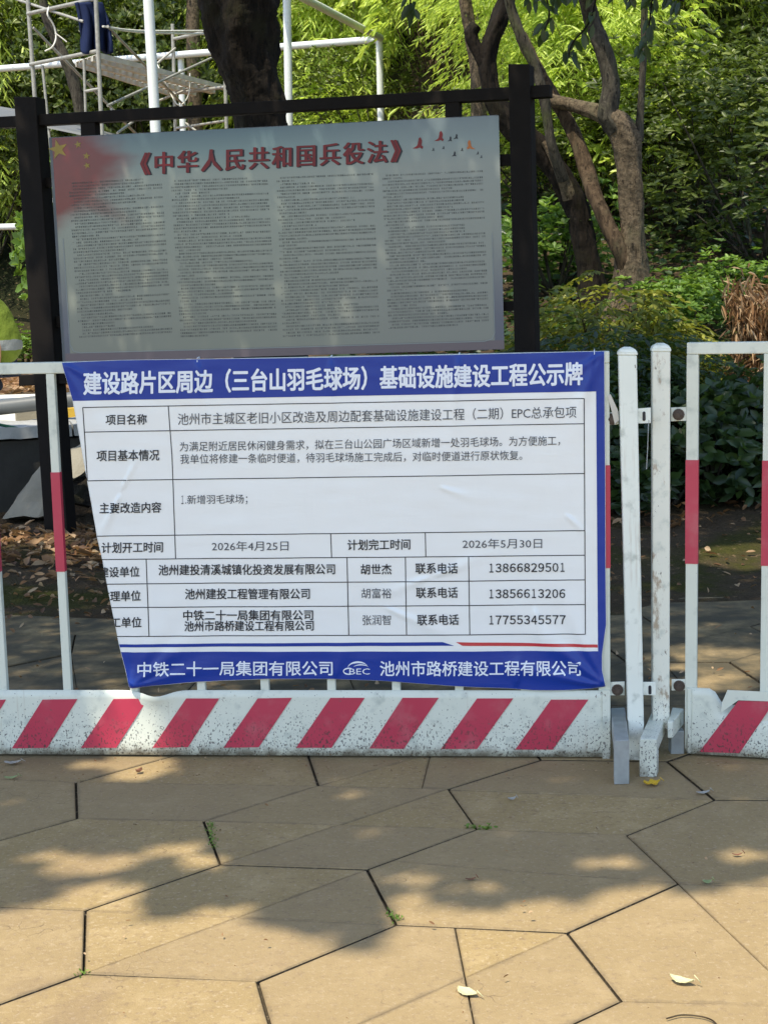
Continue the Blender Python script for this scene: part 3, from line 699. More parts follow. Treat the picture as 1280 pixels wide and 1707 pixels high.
lettering([('项目名称', 178, 246, 699.5, 698.5, 17, B1), ('项目基本情况', 163, 267, 759.5, 758, 18, B1), ('主要改造内容', 168, 270, 846.5, 845, 17.5, B1),
           ('计划开工时间', 171.5, 273, 912.5, 911, 17.5, B1), ('计划完工时间', 580, 684, 907.5, 906, 17.5, B1),
           ('建设单位', 167, 234, 953, 952, 17, B1, True), ('监理单位', 169, 236, 993, 992, 17, B1, True), ('施工单位', 169, 237.5, 1037, 1036, 17, B1, True),
           ('池州建投清溪城镇化投资发展有限公司', 266, 559, 949.5, 947.5, 17.5, B1), ('胡世杰', 602, 653, 948, 947.5, 17, B1), ('联系电话', 693, 763, 946.5, 946, 17.5, B1), ('13866829501', 813, 943, 946, 945, 14.5, .3),
           ('池州建投工程管理有限公司', 310, 517, 989.5, 988.5, 17.5, B1), ('联系电话', 694, 763, 987, 986.5, 17.5, B1), ('13856613206', 813, 942.5, 989, 988.5, 14.5, .3),
           ('中铁二十一局集团有限公司', 307, 522.5, 1025, 1024, 17, B1), ('池州市路桥建设工程有限公司', 309, 523.5, 1043, 1041.5, 17, B1), ('联系电话', 696, 764.5, 1032, 1031.5, 17.5, B1), ('17755345577', 813, 943, 1032.5, 1032, 14.5, .3)],
          M['print_black'], bann, 'bold_lettering')
lettering([('池州市主城区老旧小区改造及周边配套基础设施建设工程（二期）EPC总承包项', 298, 960, 698.5, 686.5, 20, 0), ('为满足附近居民休闲健身需求，拟在三台山公园广场区域新增一处羽毛球场。为方便施工，', 301, 933, 744.5, 734, 16.5, 0),
           ('我单位将修建一条临时便道，待羽毛球场施工完成后，对临时便道进行原状恢复。', 302, 870, 765, 758.5, 16.5, 0), ('1', 302, 309, 832.5, 832.5, 14), ('.新增羽毛球场；', 310, 414, 833.2, 831.5, 16.5, 0),
           ('2026年4月25日', 354, 482, 910, 908.5, 16.5, 0), ('2026年5月30日', 771, 903, 905.5, 905, 16.5, 0), ('胡富裕', 603, 653, 988, 987.5, 17, 0), ('张润智', 605, 652, 1032.5, 1032, 17, 0)], M['print_grey'], bann, 'plain_lettering')
# the bridge emblem between the two company names
s = MB()
def arc(cx, cy, rx, ry, a0, a1, w0, w1, n=20):
    P = []
    for i in range(n+1):
        k = i/n; a = R(a0+(a1-a0)*k); t_ = w0+(w1-w0)*math.sin(math.pi*k)
        P += [bp(cx+rx*math.cos(a), cy-ry*math.sin(a), .0024), bp(cx+(rx-t_*.6)*math.cos(a), cy-(ry-t_)*math.sin(a), .0024)]
    s.add(P, [(2*i, 2*i+1, 2*i+3, 2*i+2) for i in range(n)])
arc(597, 1113, 17, 12, 25, 170, .6, 3.2); arc(602, 1114, 14, 8, 30, 150, .4, 1.8); arc(582, 1117.5, 9.5, 6, 60, 300, 1.8, 2.6)
Q, f = text_px('BEC', 583, 617, 1118, 1118, 10, 0); s.add([bp(x, y, .0024) for x, y in Q], f)
s.build('emblem', M['print_white'], fb)
# cable ties along the top edge
for x in (330, 552, 765, 990):
    U, V = PL.uv(x, lerp_path(TOP, x)+3); s = MB()
    s.tube([PL.P(U, V-.004, .009), PL.P(U, V+.008, .004), PL.P(U+.001, V+.010, -.016), PL.P(U+.001, V-.02, -.036)], .0014, 6); s.build('cable_tie', M['print_white'], bann)

# ------------------------------------------------------------------ dark notice board behind
PB = Plane((-1.87, 9.0), (.80, 8.1))
nb = thing('notice_board', PB.P(1.4, 0, 0), 'dark timber framed notice board with a red titled law poster behind the banner', 'notice board')
for q in ([(32, 163), (68, 163), (122, 900), (84, 900)], [(850.5, 109), (886, 109), (905, 980), (870, 980)]):
    s = MB(); s.prism(PB, q, -.055, .055); s.build('post', M['dark_steel'], nb, .004)
s = MB(); s.prism(PB, [(3.5, 195.5), (918, 142), (918.5, 163), (3.5, 214)], -.035, .035); s.build('top_beam', M['dark_steel'], nb, .004)
s = MB(); s.prism(PB, [(37, 625), (930, 583), (930, 602), (37, 643)], -.035, .035); s.build('bottom_beam', M['dark_steel'], nb, .004)
for q in ([(139, 203), (163, 202), (164, 230), (140, 231)], [(744, 165), (767, 164), (768, 199), (745, 200)]):
    s = MB(); s.prism(PB, q, -.03, .03); s.build('hanger', M['dark_steel'], nb)
for q in ([(72, 297), (95, 296), (95, 311), (72, 312)], [(96, 527), (112, 526), (112, 545), (96, 546)], [(826, 258), (862, 256), (862, 275), (826, 277)], [(830, 503), (866, 502), (866, 518), (830, 519)]):
    s = MB(); s.prism(PB, q, -.025, .012); s.build('side_bracket', M['dark_steel'], nb)
BQ = [(87, 230), (831, 192.5), (840.5, 582), (110, 604)]       # tl, tr, br, bl
s = MB(); s.prism(PB, BQ, .016, .034); pan = s.build('backing_panel', plain('panel_edge', (.10, .11, .12), .4), nb, .002)
def bq(a, c):                              # a: 0..1 across, c: 0..1 up  -> pixel
    tl, tr, br, bl = [np.array(q, float) for q in BQ]; return tuple((bl+(br-bl)*a)*(1-c)+(tl+(tr-tl)*a)*c)
def nbp(px, py, off=0): U, V = PB.uv(px, py, .034); return PB.P(U, V, .034+off)
def m_board():
    t = NT('printed_poster'); g = t.n('UVMap'); x, y, _ = xyz(t, g.outputs[0])
    nz = t.noise(g.outputs[0], 3, 4); nz2 = t.noise(g.outputs[0], 9, 5)
    base = t.ramp(y, [(0, (.28, .29, .23)), (.55, (.32, .345, .275)), (.80, (.32, .35, .29)), (.90, (.19, .28, .27)), (1, (.06, .13, .16))])
    left = t.step(x, .8, .0); base = t.mix(t.math('MULTIPLY', left, .25), base, (.16, .165, .165))
    base = t.mix(t.step(x, .35, .9), base, t.mix(.5, base, (.24, .245, .24)))
    # red flag sweep, upper left corner
    d = t.math('ADD', t.math('MULTIPLY', x, 5.4), t.math('MULTIPLY', t.math('ABSOLUTE', t.math('SUBTRACT', y, .90)), 3.1))
    d = t.math('ADD', d, t.math('MULTIPLY', t.math('SUBTRACT', nz, .5), 1.3))
    red = t.step(d, 1.20, .70)
    tail = t.math('ADD', t.math('ABSOLUTE', t.math('SUBTRACT', t.math('ADD', t.math('MULTIPLY', x, 1.1), y), .80)), t.math('MULTIPLY', x, .25))
    tail = t.math('ADD', tail, t.math('MULTIPLY', t.math('SUBTRACT', nz2, .5), .06))
    red2 = t.math('MULTIPLY', t.step(tail, .10, .03), t.step(x, .2, .05))
    red = t.math('MAXIMUM', red, t.math('MULTIPLY', red2, .85))
    c = t.mix(red, base, t.mix(nz2, (.13, .005, .007), (.22, .012, .012)))
    side = t.math('MAXIMUM', t.step(x, .976, .981), t.step(x, .0135, .010)); side = t.math('MULTIPLY', side, t.step(y, .62, .10))
    c = t.mix(t.math('MULTIPLY', side, .8), c, (.085, .10, .165)); c = t.mix(t.step(y, .042, .036), c, (.16, .13, .15))
    return t.fin(c, .20, .5)
s = MB(); N_ = 24
s.add([nbp(*bq(i/N_, j/N_), .0012) for j in range(N_+1) for i in range(N_+1)], [(j*(N_+1)+i, j*(N_+1)+i+1, (j+1)*(N_+1)+i+1, (j+1)*(N_+1)+i) for j in range(N_) for i in range(N_)])
pos_ = s.build('poster', m_board(), nb)
uvl = pos_.data.uv_layers.new(name='UVMap')
for lp in pos_.data.loops:
    i = lp.vertex_index; uvl.data[lp.index].uv = ((i % (N_+1))/N_, (i//(N_+1))/N_)
# lighter inner border line with a round corner, side tints
s = MB()
def board_line(pts, wpx):
    P = []
    for i, q in enumerate(pts):
        a = np.array(pts[max(0, i-1)]); c = np.array(pts[min(len(pts)-1, i+1)]); d = (c-a)/np.linalg.norm(c-a); nn = np.array([-d[1], d[0]])*wpx/2
        P += [nbp(q[0]+nn[0], q[1]+nn[1], .0022), nbp(q[0]-nn[0], q[1]-nn[1], .0022)]
    s.add(P, [(2*i, 2*i+1, 2*i+3, 2*i+2) for i in range(len(pts)-1)])
board_line([bq(.012, .55), bq(.013, .08), bq(.02, .048), bq(.035, .040), bq(.5, .036), bq(.955, .036), bq(.972, .045), bq(.979, .07), bq(.979, .5)], 1.6)
s.build('border_line', plain('pale_line', (.26, .28, .27), .4, 0, 5, .4, 0, 0), pos_)
ttl = ('《中华人民共和国兵役法》', 236, 668, 273.5, 251.5, 37)
def title(mat, name, hx, dx, dy, off):       # heavy uprights, thin level strokes, widely set
    P, f = glyphs(ttl[0], 0, 2, 1.22); s = MB(); x0, x1, yl, yr, h = ttl[1:]
    for k in range(9):
        o = hx*(k/4-1); s.add([nbp(x0+(x1-x0)*a+o+dx, yl+(yr-yl)*a+h*(.5-c)+dy+.25*(k % 2), off+.00004*k) for a, c in P], f)
    s.build(name, mat, pos_)
title(M['print_black'], 'title_shadow', 2.0, 1.3, .7, .0026); title(M['print_red'], 'title_lettering', 1.25, -.5, -.3, .0042)
# columns of fine print: two short strokes for every character
s = MB(); r5 = random.Random(3)
cols = [((115, 306), (272, 297), (133, 567)), ((285, 302), (447, 296), (302, 566)), ((461, 297), (624, 290), (472, 566)), ((637, 293), (806, 285), (648, 552))]
for (xa, ya), (xb, yb), (xc, yc) in cols:
    nl = 50; wl = xb-xa; sl = (yb-ya)/wl; ch = 3.05
    k = 0; left_ = 0
    for L_ in range(nl):
        x0 = xa+(xc-xa)*L_/nl; y0 = ya+(yc-ya)*L_/nl
        if left_ <= 0: ind = 2; left_ = r5.choice([.4, .8, 1.2, 1.7, 2, 2.6, 3.3])*wl
        else: ind = 0
        ln = min(left_, wl); left_ -= wl
        for i in range(ind, int(ln/ch)):
            if r5.random() < .05: continue
            x, y = x0+i*ch, y0+sl*i*ch
            for (a0, b0_, a1, b1_) in ((0, -1.2, 2.4, -.75), (0, .45, 2.4, .95), (.5+r5.random()*1.2, -1.5, 1.0+r5.random()*1.2, 1.4)):
                if a1 <= a0: a1 = a0+.5
                if r5.random() < .12: continue
                s.add([nbp(x+p_, y+q_, .0024) for p_, q_ in ((a0, b1_), (a1, b1_), (a1, b0_), (a0, b0_))], [(0, 1, 2, 3)])
s.build('fine_print', plain('fine_print_ink', (.085, .092, .085), .5, .1, 5, .3, 0, 0), pos_)
def star(cx, cy, r, rot=0, sq=1.0):
    P = []
    for i in range(10):
        a = math.pi/2+rot+i*math.pi/5; q = r if i % 2 == 0 else r*.4; P.append((cx+q*math.cos(a)*sq, cy-q*math.sin(a)))
    s.add([nbp(x, y, .003) for x, y in P]+[nbp(cx, cy, .003)], [(10, (i+1) % 10, i) for i in range(10)])
for q in ((98, 249, 17, .25), (131, 241, 6.5, .2), (145, 260, 6.5, -.1), (146, 276, 6, .3)): s = MB(); star(*q); s.build('flag_star', M['print_gold'], pos_)
def bird(cx, cy, k, fl=1):
    pts = [(-11, 6), (-4, 2), (-2, -1), (0, -12), (3, -14), (6, -8), (5, 0), (8, 3), (6, 7), (2, 4), (-3, 6)]
    s.add([nbp(cx+fl*x*k, cy+y*k, .003) for x, y in pts], [tuple(range(len(pts)))])
for q in ((698, 242, .95), (733, 230, .85)): s = MB(); bird(*q); s.build('printed_dove', M['print_red'], pos_)
s = MB(); bird(784, 244, .75, -1); s.build('printed_dove', M['print_orange'], pos_)
for q in ((750, 233, .42), (760, 229, .42), (757, 258, .42), (722, 250, .25), (739, 247, .25), (770, 250, .25), (796, 256, .25), (802, 262, .25)):
    s = MB(); bird(*q); s.build('printed_dove', M['print_black'], pos_)

# ------------------------------------------------------------------ white steel court frame and the scaffold behind
def tb(name, pts, r, mat, par, seg=10):    # pts: (px, py, depth)
    s = MB(); s.tube([at(*q) for q in pts], r, seg); return s.build(name, mat, par)
def post_to_ground(name, px0, py0, px1, py1, Y, r, mat, par):
    a, c = at(px0, py0, Y), at(px1, py1, Y); k = (H(c.x, Y)-a.z)/(c.z-a.z); g = a+(c-a)*k; g.z -= .02
    s = MB(); s.tube([a, g], r, 14); return s.build(name, mat, par)
fr = thing('court_frame', at(632, 500, 20), 'tall white painted steel pipe frame of a court under construction behind the notice board', 'steel frame')
TOPZ = at(632, 64, 20)
post_to_ground('post', 632, 62, 635, 205, 20, .044, M['white_pipe'], fr)
post_to_ground('post', 475.5, -170, 482, 205, 17, .044, M['white_pipe'], fr)
post_to_ground('post', 240, -140, 260, 220, 14, .047, M['white_pipe'], fr)
post_to_ground('post', 302, 94, 305.5, 215, 20.9, .044, M['white_pipe'], fr)
tb('top_beam', [(-60, 119.5, 21.8), (632, 65.5, 20)], .047, M['white_pipe'], fr)
tb('side_beam', [(634, 63.5, 20), (240, -142, 14)], .047, M['white_pipe'], fr)
tb('middle_rail', [(-60, 380, 21.8), (300, 371, 20.9)], .045, M['white_pipe'], fr)

sf = thing('scaffold', at(170, 500, 15), 'worn grey mobile scaffold with a mortar splashed platform, left of the big trunk', 'scaffold')
SC = M['scaf']
def up(px0, py0, px1, py1, Y, r=.020): post_to_ground('upright', px0, py0, px1, py1, Y, r, SC, sf)
up(45, -30, 58.5, 160, 15); up(159, -30, 169, 190, 14.3); up(288, 40, 293, 216, 17.4); up(373, 38, 378, 216, 16.7)
up(71.5, 109, 79.5, 190, 14.9, .013); up(140.5, 98, 143.5, 190, 14.4, .013)
for pts, r in (([(47, 23, 15), (160, -2, 14.3)], .019), ([(51, 107.5, 15), (164, 85, 14.3)], .019), ([(290, 65, 17.4), (376, 46, 16.7)], .019), ([(290, 156, 17.4), (386, 144, 16.7)], .019),
               ([(142, 152.5, 14.4), (168, 147.5, 14.3)], .014), ([(293, 214, 17.4), (378, 201, 16.7)], .014)):
    s = MB(); s.tube([at(*q) for q in pts], r, 8); s.build('cross_tube', SC, sf)
for pts in ([(56, 46, 15), (192, 186, 15.8)], [(180, 44, 14.3), (312, 181, 17.3)], [(180, 176, 14.4), (352, 97, 16.7)], [(262, 106, 17.3), (293, 80, 17.4)], [(196, 222, 14.6), (222, 203, 15)],
            [(186, 182, 15.6), (236, 232, 16.6)], [(310, 205, 17.2), (345, 232, 17)], [(28, -1, 15.2), (140, 36, 14.4)], [(265, 168, 17), (310, 150, 17)], [(340, 52, 16.9), (352, 78, 16.9)]):
    s = MB(); s.tube([at(*q) for q in pts], .013, 8); s.build('brace', SC, sf)
def walkboard(corners, zt, mat, name, par, nb_=3, holes=True):     # corners: nl, nr, fr, fl
    P = [onz(x, y, zt) for x, y in corners]
    for k in range(nb_):
        s = MB(); a0, a1 = (k+.03)/nb_, (k+.97)/nb_
        def pt(a, t, dz=0): return (P[0]+(P[1]-P[0])*a)*(1-t)+(P[3]+(P[2]-P[3])*a)*t+Vector((0, 0, dz))
        def bar(a, c, t0, t1, h=.03): s.hexa([pt(a, t0, -h), pt(c, t0, -h), pt(c, t0), pt(a, t0), pt(a, t1, -h), pt(c, t1, -h), pt(c, t1), pt(a, t1)])
        e = .10*(a1-a0); bar(a0, a0+e, 0, 1, .05); bar(a1-e, a1, 0, 1, .05)
        n = 18
        for i in range(n): bar(a0+e, a1-e, i/n, (i+.30)/n, .006)
        m_ = (a0+a1)/2; bar(m_-.03/nb_, m_+.03/nb_, 0, 1, .02)
        s.build(name, mat, par)
walkboard([(126, 103), (168, 88), (388, 145), (292, 156)], onz(300, 150, 3.64).z, M['plank'], 'walkboard', sf)
s = MB(); Pq = [at(*q) for q in ((-30, 176, 15.4), (31, 186, 15.2), (200, 229, 15), (192, 231, 14.7), (139, 226, 14.7), (73, 212, 14.9), (-30, 197, 15.1))]
n_ = len(Pq); s.add(Pq+[p+Vector((.01, .02, .02)) for p in Pq], [tuple(range(n_)), tuple(range(2*n_-1, n_-1, -1))]+[(i, i+n_, (i+1) % n_+n_, (i+1) % n_) for i in range(n_)])
tag(s.build('grey_sheet', M['pipe_grey']), 'pale grey sheet lying slantwise across the lower scaffold tubes', 'sheet')
s = MB(); s.tube([at(*q) for q in spline([(82, 12, 14.6), (80, 25, 14.55), (90, 42, 14.6), (94, 62, 14.6), (88, 78, 14.55), (76, 85, 14.6)], 5)], .008, 6)
s.tube([at(*q) for q in spline([(92, 55, 14.6), (102, 62, 14.6), (112, 70, 14.6)], 3)], .006, 6)
tag(s.build('rope', M['rope']), 'white rope dangling from the upper left scaffold tube', 'rope')
s = MB(); s.tube([at(*q) for q in spline([(317, 122, 16.6), (316, 152, 16.6), (309, 169, 16.6), (299, 175, 16.6), (289, 164, 16.7), (263, 108, 16.9)], 5)], .007, 6)
tag(s.build('rope', M['rope']), 'white rope hanging in a loop below the platform', 'rope')
s = MB()
for y1 in (51.5, 57): s.tube([at(*q) for q in spline([(172, 44, 14.3), (230, 51+(y1-51)*.4, 15.2), (345, y1, 16.9)], 4)], .010, 6)
tag(s.build('rope', M['rope']), 'doubled pale line stretched from the jacket to the far scaffold end', 'rope')
# navy jacket hung over the tube
s = MB(); n_ = 22; out = []
for j in range(n_+1):
    t_ = j/n_; xl = 133+4*t_-(6*(1-t_)**4); xr = 178+9*t_**.7-(8*(1-t_)**3); yt0 = 6-4*0; y = 4+(86-4)*t_
    for i in range(n_+1):
        a = i/n_; x = xl+(xr-xl)*a; yy = y+(3.5*math.sin(a*9)+2*noise.noise(Vector((a*4, 0, 0))))*t_**4
        dpt = 14.42+.05*math.sin(a*15+t_*2)*(.3+t_)+.05*noise.noise(Vector((a*5, t_*2, 0)))-.10*math.exp(-((a-.5)/.14)**2)*(1-t_)
        out.append(at(x, yy, dpt))
s.add(out, [(j*(n_+1)+i, j*(n_+1)+i+1, (j+1)*(n_+1)+i+1, (j+1)*(n_+1)+i) for j in range(n_) for i in range(n_)], 0, True)
jk = s.build('jacket', M['jacket']); so = jk.modifiers.new('thick', 'SOLIDIFY'); so.thickness = .03; so.offset = 0
tag(jk, 'navy blue work jacket hung on the scaffold upright', 'jacket')
# slim post seen between the notice board's post and its poster
s = MB(); s.tube([at(84, 332, 13.5), at(97.5, 506, 13.5)], .011, 8); s.tube([at(97.5, 506, 13.5), at(101, 590, 13.5)], .011, 8); s.box(at(86, 334, 13.48), .05, .03, .04)
tag(s.build('thin_stake', M['plank']), 'thin pale stake showing beside the left post of the notice board', 'stake')

# ------------------------------------------------------------------ raised terrace edge on the left, pipe, stones
PW = Plane((onz(0, 856, 0).x, onz(0, 856, 0).y), (onz(140, 846, 0).x, onz(140, 846, 0).y-.04))
rw = thing('retaining_wall', PW.P(.2, 0, 0), 'low dark masonry wall capped with rough grey stone slabs, left of the notice board', 'wall')
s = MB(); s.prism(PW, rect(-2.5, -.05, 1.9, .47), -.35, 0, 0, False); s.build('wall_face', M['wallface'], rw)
k_ = -2.55; rr = random.Random(4)
while k_ < 1.9:
    l_ = rr.uniform(.55, .8); s = MB(); nu, nv = 14, 12; g = []
    for j in range(nv+1):
        for i in range(nu+1):
            uu = k_+l_*i/nu; ww = .05-.62*j/nv; p = PW.P(uu, .56, ww); p.z += .012*noise.noise(p*6)+.010*abs(noise.noise(p*17)); g.append(p)
    n_ = nu+1; s.add(g, [(j*n_+i, j*n_+i+1, (j+1)*n_+i+1, (j+1)*n_+i) for j in range(nv) for i in range(nu)])
    o = s.build('cap_slab', M['concrete'], rw); so = o.modifiers.new('t', 'SOLIDIFY'); so.thickness = .075; so.offset = -1; k_ += l_+.012
s = MB(); s.tube([at(-40, 684, 10.6), at(74, 671, 10.55), at(160, 662, 10.5)], .052, 18); tag(s.build('grey_pipe', M['pipe_grey']), 'thick grey pipe lying on the wall slabs, sunlit along its top', 'pipe')
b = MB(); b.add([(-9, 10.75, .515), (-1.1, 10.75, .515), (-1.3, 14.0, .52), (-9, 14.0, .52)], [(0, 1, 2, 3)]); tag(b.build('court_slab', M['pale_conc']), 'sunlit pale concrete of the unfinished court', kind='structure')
s = MB(); c = at(50, 645, 11.1); s.box((c.x, c.y, .515+.04), .22, .2, .08, .2); tag(s.build('concrete_block', M['stone'], bevel=.01), 'small beige block behind the grey pipe', 'block')
s = MB(); c = at(113, 655, 11.0); s.box((c.x, c.y, .515+.05), .10, .14, .10, .3); s.box((c.x+.02, c.y, .515+.115), .05, .05, .035, .3); tag(s.build('yellow_can', M['yellow'], bevel=.012), 'yellow plastic can partly hidden by the banner corner', 'can')
s = MB(); s.tube([PW.P(*PW.uv(-20, 703, .06), .04)]+[PW.hit(x, y, .03) for x, y in ((0, 708), (20, 712), (38, 716), (44, 722))], .010, 8); tag(s.build('hose', M['hose']), 'dark green hose end lying over the front of the slab', 'hose')
def stone(pts, name, mat, label, sub=3, amp=.02):
    bm = bmesh.new(); [bm.verts.new(p) for p in pts]; bmesh.ops.convex_hull(bm, input=bm.verts)
    bmesh.ops.delete(bm, geom=[x for x in bm.verts if not x.link_faces], context='VERTS')
    bmesh.ops.triangulate(bm, faces=bm.faces); bmesh.ops.subdivide_edges(bm, edges=bm.edges, cuts=7, use_grid_fill=True)
    for x in bm.verts:
        x.co += Vector((noise.noise(x.co*5), noise.noise(x.co*5+Vector((5, 0, 0))), noise.noise(x.co*5+Vector((0, 7, 0)))))*amp*1.2
        x.co += Vector((noise.noise(x.co*16), noise.noise(x.co*16+Vector((5, 0, 0))), noise.noise(x.co*16+Vector((0, 7, 0)))))*amp*.4
    bmesh.ops.recalc_face_normals(bm, faces=bm.faces)
    me = bpy.data.meshes.new(name); bm.to_mesh(me); bm.free(); me.materials.append(mat); o = bpy.data.objects.new(name, me); C.objects.link(o); return tag(o, label, 'stone')
stone([at(6, 862, 9.5), at(74, 768, 9.62), at(100, 758, 9.6), at(104, 850, 9.4), at(60, 862, 9.35), at(10, 862, 9.8), at(100, 862, 9.75), at(96, 765, 9.75)], 'stone', M['stone'], 'pale wedge shaped stone leaning at the foot of the dark wall')
stone([at(108, 752, 9.55), at(142, 744, 9.5), at(146, 780, 9.4), at(118, 800, 9.35), at(108, 800, 9.4), at(150, 800, 9.75), at(105, 800, 9.8), at(140, 742, 9.8)], 'stone', M['stone'], 'sunlit yellowish stone block beside the notice board post')
stone([at(112, 800, 9.42), at(150, 795, 9.4), at(152, 845, 9.3), at(116, 838, 9.25), at(112, 840, 9.7), at(150, 845, 9.7), at(130, 790, 9.6)], 'stone', M['bark_dark'], 'dark brown stump under the sunlit stone block', amp=.012)

# ------------------------------------------------------------------ worker squatting on the terrace, cut by the frame edge
wx = at(-16, 600, 13).x; wg = H(wx, 13)+.0
if wg < .52: wg = .52
wk = thing('person', (wx, 13, wg), 'worker in lime safety vest and dark trousers squatting on the terrace at the left edge', 'person')
W0 = Vector((wx, 13, wg))
def skin(name, verts, edges, rads, mat, par, sub=2):
    me = bpy.data.meshes.new(name); me.from_pydata(verts, edges, []); o = bpy.data.objects.new(name, me); C.objects.link(o); o.parent = par
    m_ = o.modifiers.new('skin', 'SKIN'); sv = me.skin_vertices[0].data
    for i, r in enumerate(rads): sv[i].radius = (r, r) if not hasattr(r, '__len__') else r; sv[i].use_root = (i == 0)
    m_.use_smooth_shade = True
    s_ = o.modifiers.new('sub', 'SUBSURF'); s_.levels = s_.render_levels = sub; me.materials.append(mat); return o
V_ = [(.10, 0, .40), (.04, 0, .62), (-.05, 0, .80), (-.11, 0, .90), (-.15, 0, .98), (-.17, 0, 1.08)]
E_ = [(0, 1), (1, 2), (2, 3), (3, 4), (4, 5)]; Rd = [.14, .14, .13, .055, .09, .075]
for sg in (-1, 1):
    n0 = len(V_)
    V_ += [(-.05, sg*.19, .80), (-.20, sg*.24, .58), (-.40, sg*.16, .50), (-.47, sg*.14, .48), (.06, sg*.10, .36), (-.24, sg*.19, .50), (-.02, sg*.14, .08), (-.14, sg*.15, .04), (-.22, sg*.16, .03)]
    E_ += [(2, n0), (n0, n0+1), (n0+1, n0+2), (n0+2, n0+3), (0, n0+4), (n0+4, n0+5), (n0+5, n0+6), (n0+6, n0+7), (n0+7, n0+8)]
    Rd += [.06, .045, .032, .03, .10, .065, .045, .04, .03]
    k0 = n0+3
    for f_ in range(5):
        V_ += [(-.53, sg*(.10+.018*f_), .475-.01*f_), (-.56, sg*(.10+.018*f_), .445-.006*f_)]; E_ += [(k0, len(V_)-2), (len(V_)-2, len(V_)-1)]; Rd += [.009, .008]
skin('body', V_, E_, Rd, M['skin'], wk)
vs_ = skin('vest', [(.15, 0, .30), (.08, 0, .58), (-.02, 0, .78), (-.06, 0, .87)], [(0, 1), (1, 2), (2, 3)], [(.155, .19), (.17, .20), (.15, .20), (.08, .12)], M['hivis'], wk, 3)
tx_ = bpy.data.textures.new('cloth_folds', 'CLOUDS'); tx_.noise_scale = .09
dm_ = vs_.modifiers.new('folds', 'DISPLACE'); dm_.texture = tx_; dm_.strength = .035; dm_.mid_level = .5
skin('vest_sleeve', [(-.05, -.17, .82), (-.18, -.24, .62)], [(0, 1)], [.075, .06], M['hivis'], wk); skin('vest_sleeve', [(-.05, .17, .82), (-.18, .24, .62)], [(0, 1)], [.075, .06], M['hivis'], wk)
tv = [(.20, 0, .42)]; te = []; tr2 = [.17]
for sg in (-1, 1):
    n0 = len(tv); tv += [(.06, sg*.10, .36), (-.24, sg*.19, .50), (.04, sg*.14, .08)]; te += [(0, n0), (n0, n0+1), (n0+1, n0+2)]; tr2 += [.115, .085, .06]
skin('trousers', tv, te, tr2, M['trouser'], wk)
skin('helmet', [(-.17, 0, 1.06), (-.17, 0, 1.14), (-.17, 0, 1.17)], [(0, 1), (1, 2)], [.125, .11, .06], M['yellow'], wk)

# ------------------------------------------------------------------ trees
def wood(par, name, pts, mat, seg=26, wob=.17, sub=12):      # (px, py, depth, radius in photo pixels)
    q = spline([(*at(x, y, d), r*d/2590) for x, y, d, r in pts], sub)
    s = MB(); s.tube([p[:3] for p in q], [max(.002, p[3]) for p in q], seg, wob=wob); return s.build(name, mat, par)
def foot_of(px, Y): c = at(px, 500, Y); return (c.x, Y, H(c.x, Y))
SX, SY = SDIR.x/-SDIR.z, SDIR.y/-SDIR.z
edge_px = [(-400, 1500), (0, 1512), (60, 1500), (130, 1462), (210, 1462), (260, 1512), (360, 1512), (430, 1492), (520, 1560), (590, 1572), (650, 1505), (700, 1482), (760, 1500), (830, 1510), (880, 1490), (950, 1505), (1000, 1458), (1100, 1470), (1180, 1462), (1280, 1455), (1700, 1450)]
edge_w = [tuple(onz(x, y, 0)[:2]) for x, y in edge_px]
def shade_edge(gx): return lerp_path(edge_w, gx)
holes = []
for x, y, rx in ((170, 1440, .09), (90, 1432, .07), (300, 1418, .08), (350, 1442, .07), (225, 1288, .10), (150, 1275, .07), (300, 1272, .06), (700, 1462, .06), (800, 1478, .06), (1020, 1440, .07), (1240, 1425, .08), (940, 1300, .05), (560, 1300, .05), (1240, 1105, .22), (1190, 1140, .15), (1150, 1085, .12), (240, 1255, .10)):
    p = onz(x, y, 0); holes.append((p.x, p.y, rx))
for q in ((1040, 470), (1048, 430), (1060, 385), (1038, 340), (1050, 290), (1035, 225), (1010, 120), (985, 40), (975, 165), (960, 245), (985, 320), (1015, 385), (960, 370), (925, 290), (985, 455), (820, 150), (405, 60), (415, 90), (460, 130)):
    p = at(*q, 12.1 if q[0] > 500 else 10.1); holes.append((p.x+SX*p.z, p.y+SY*p.z, .10))
for p, r in ((onz(1235, 903, .1), .22), (onz(60, 905, 0), .22), (onz(130, 925, 0), .16), (at(128, 765, 9.4), .22), (at(30, 690, 10.3), .25), (at(90, 690, 10.2), .2), (at(35, 660, 10.6), .5), (at(30, 630, 12), 1.0),
             (at(1050, 515, 10.6), .30), (at(1120, 540, 10.4), .25), (at(980, 510, 10.7), .2), (at(1250, 545, 9.9), .32), (at(1230, 600, 9.7), .2), (at(1150, 490, 11.5), .3), (at(1045, 430, 12), .25), (at(925, 470, 12.3), .2), (at(1200, 330, 12.8), .5), (at(1150, 260, 13.2), .4), (at(940, 400, 13), .3), (at(960, 170, 12.5), .2), (at(930, 130, 12.5), .2), (at(1060, 215, 12), .2)):
    holes.append((p.x+SX*p.z, p.y+SY*p.z, r))
_hr = random.Random(8)
for _ in range(34): holes.append((_hr.uniform(-1.3, 1.1), _hr.uniform(3.45, 4.45), _hr.uniform(.018, .05)))
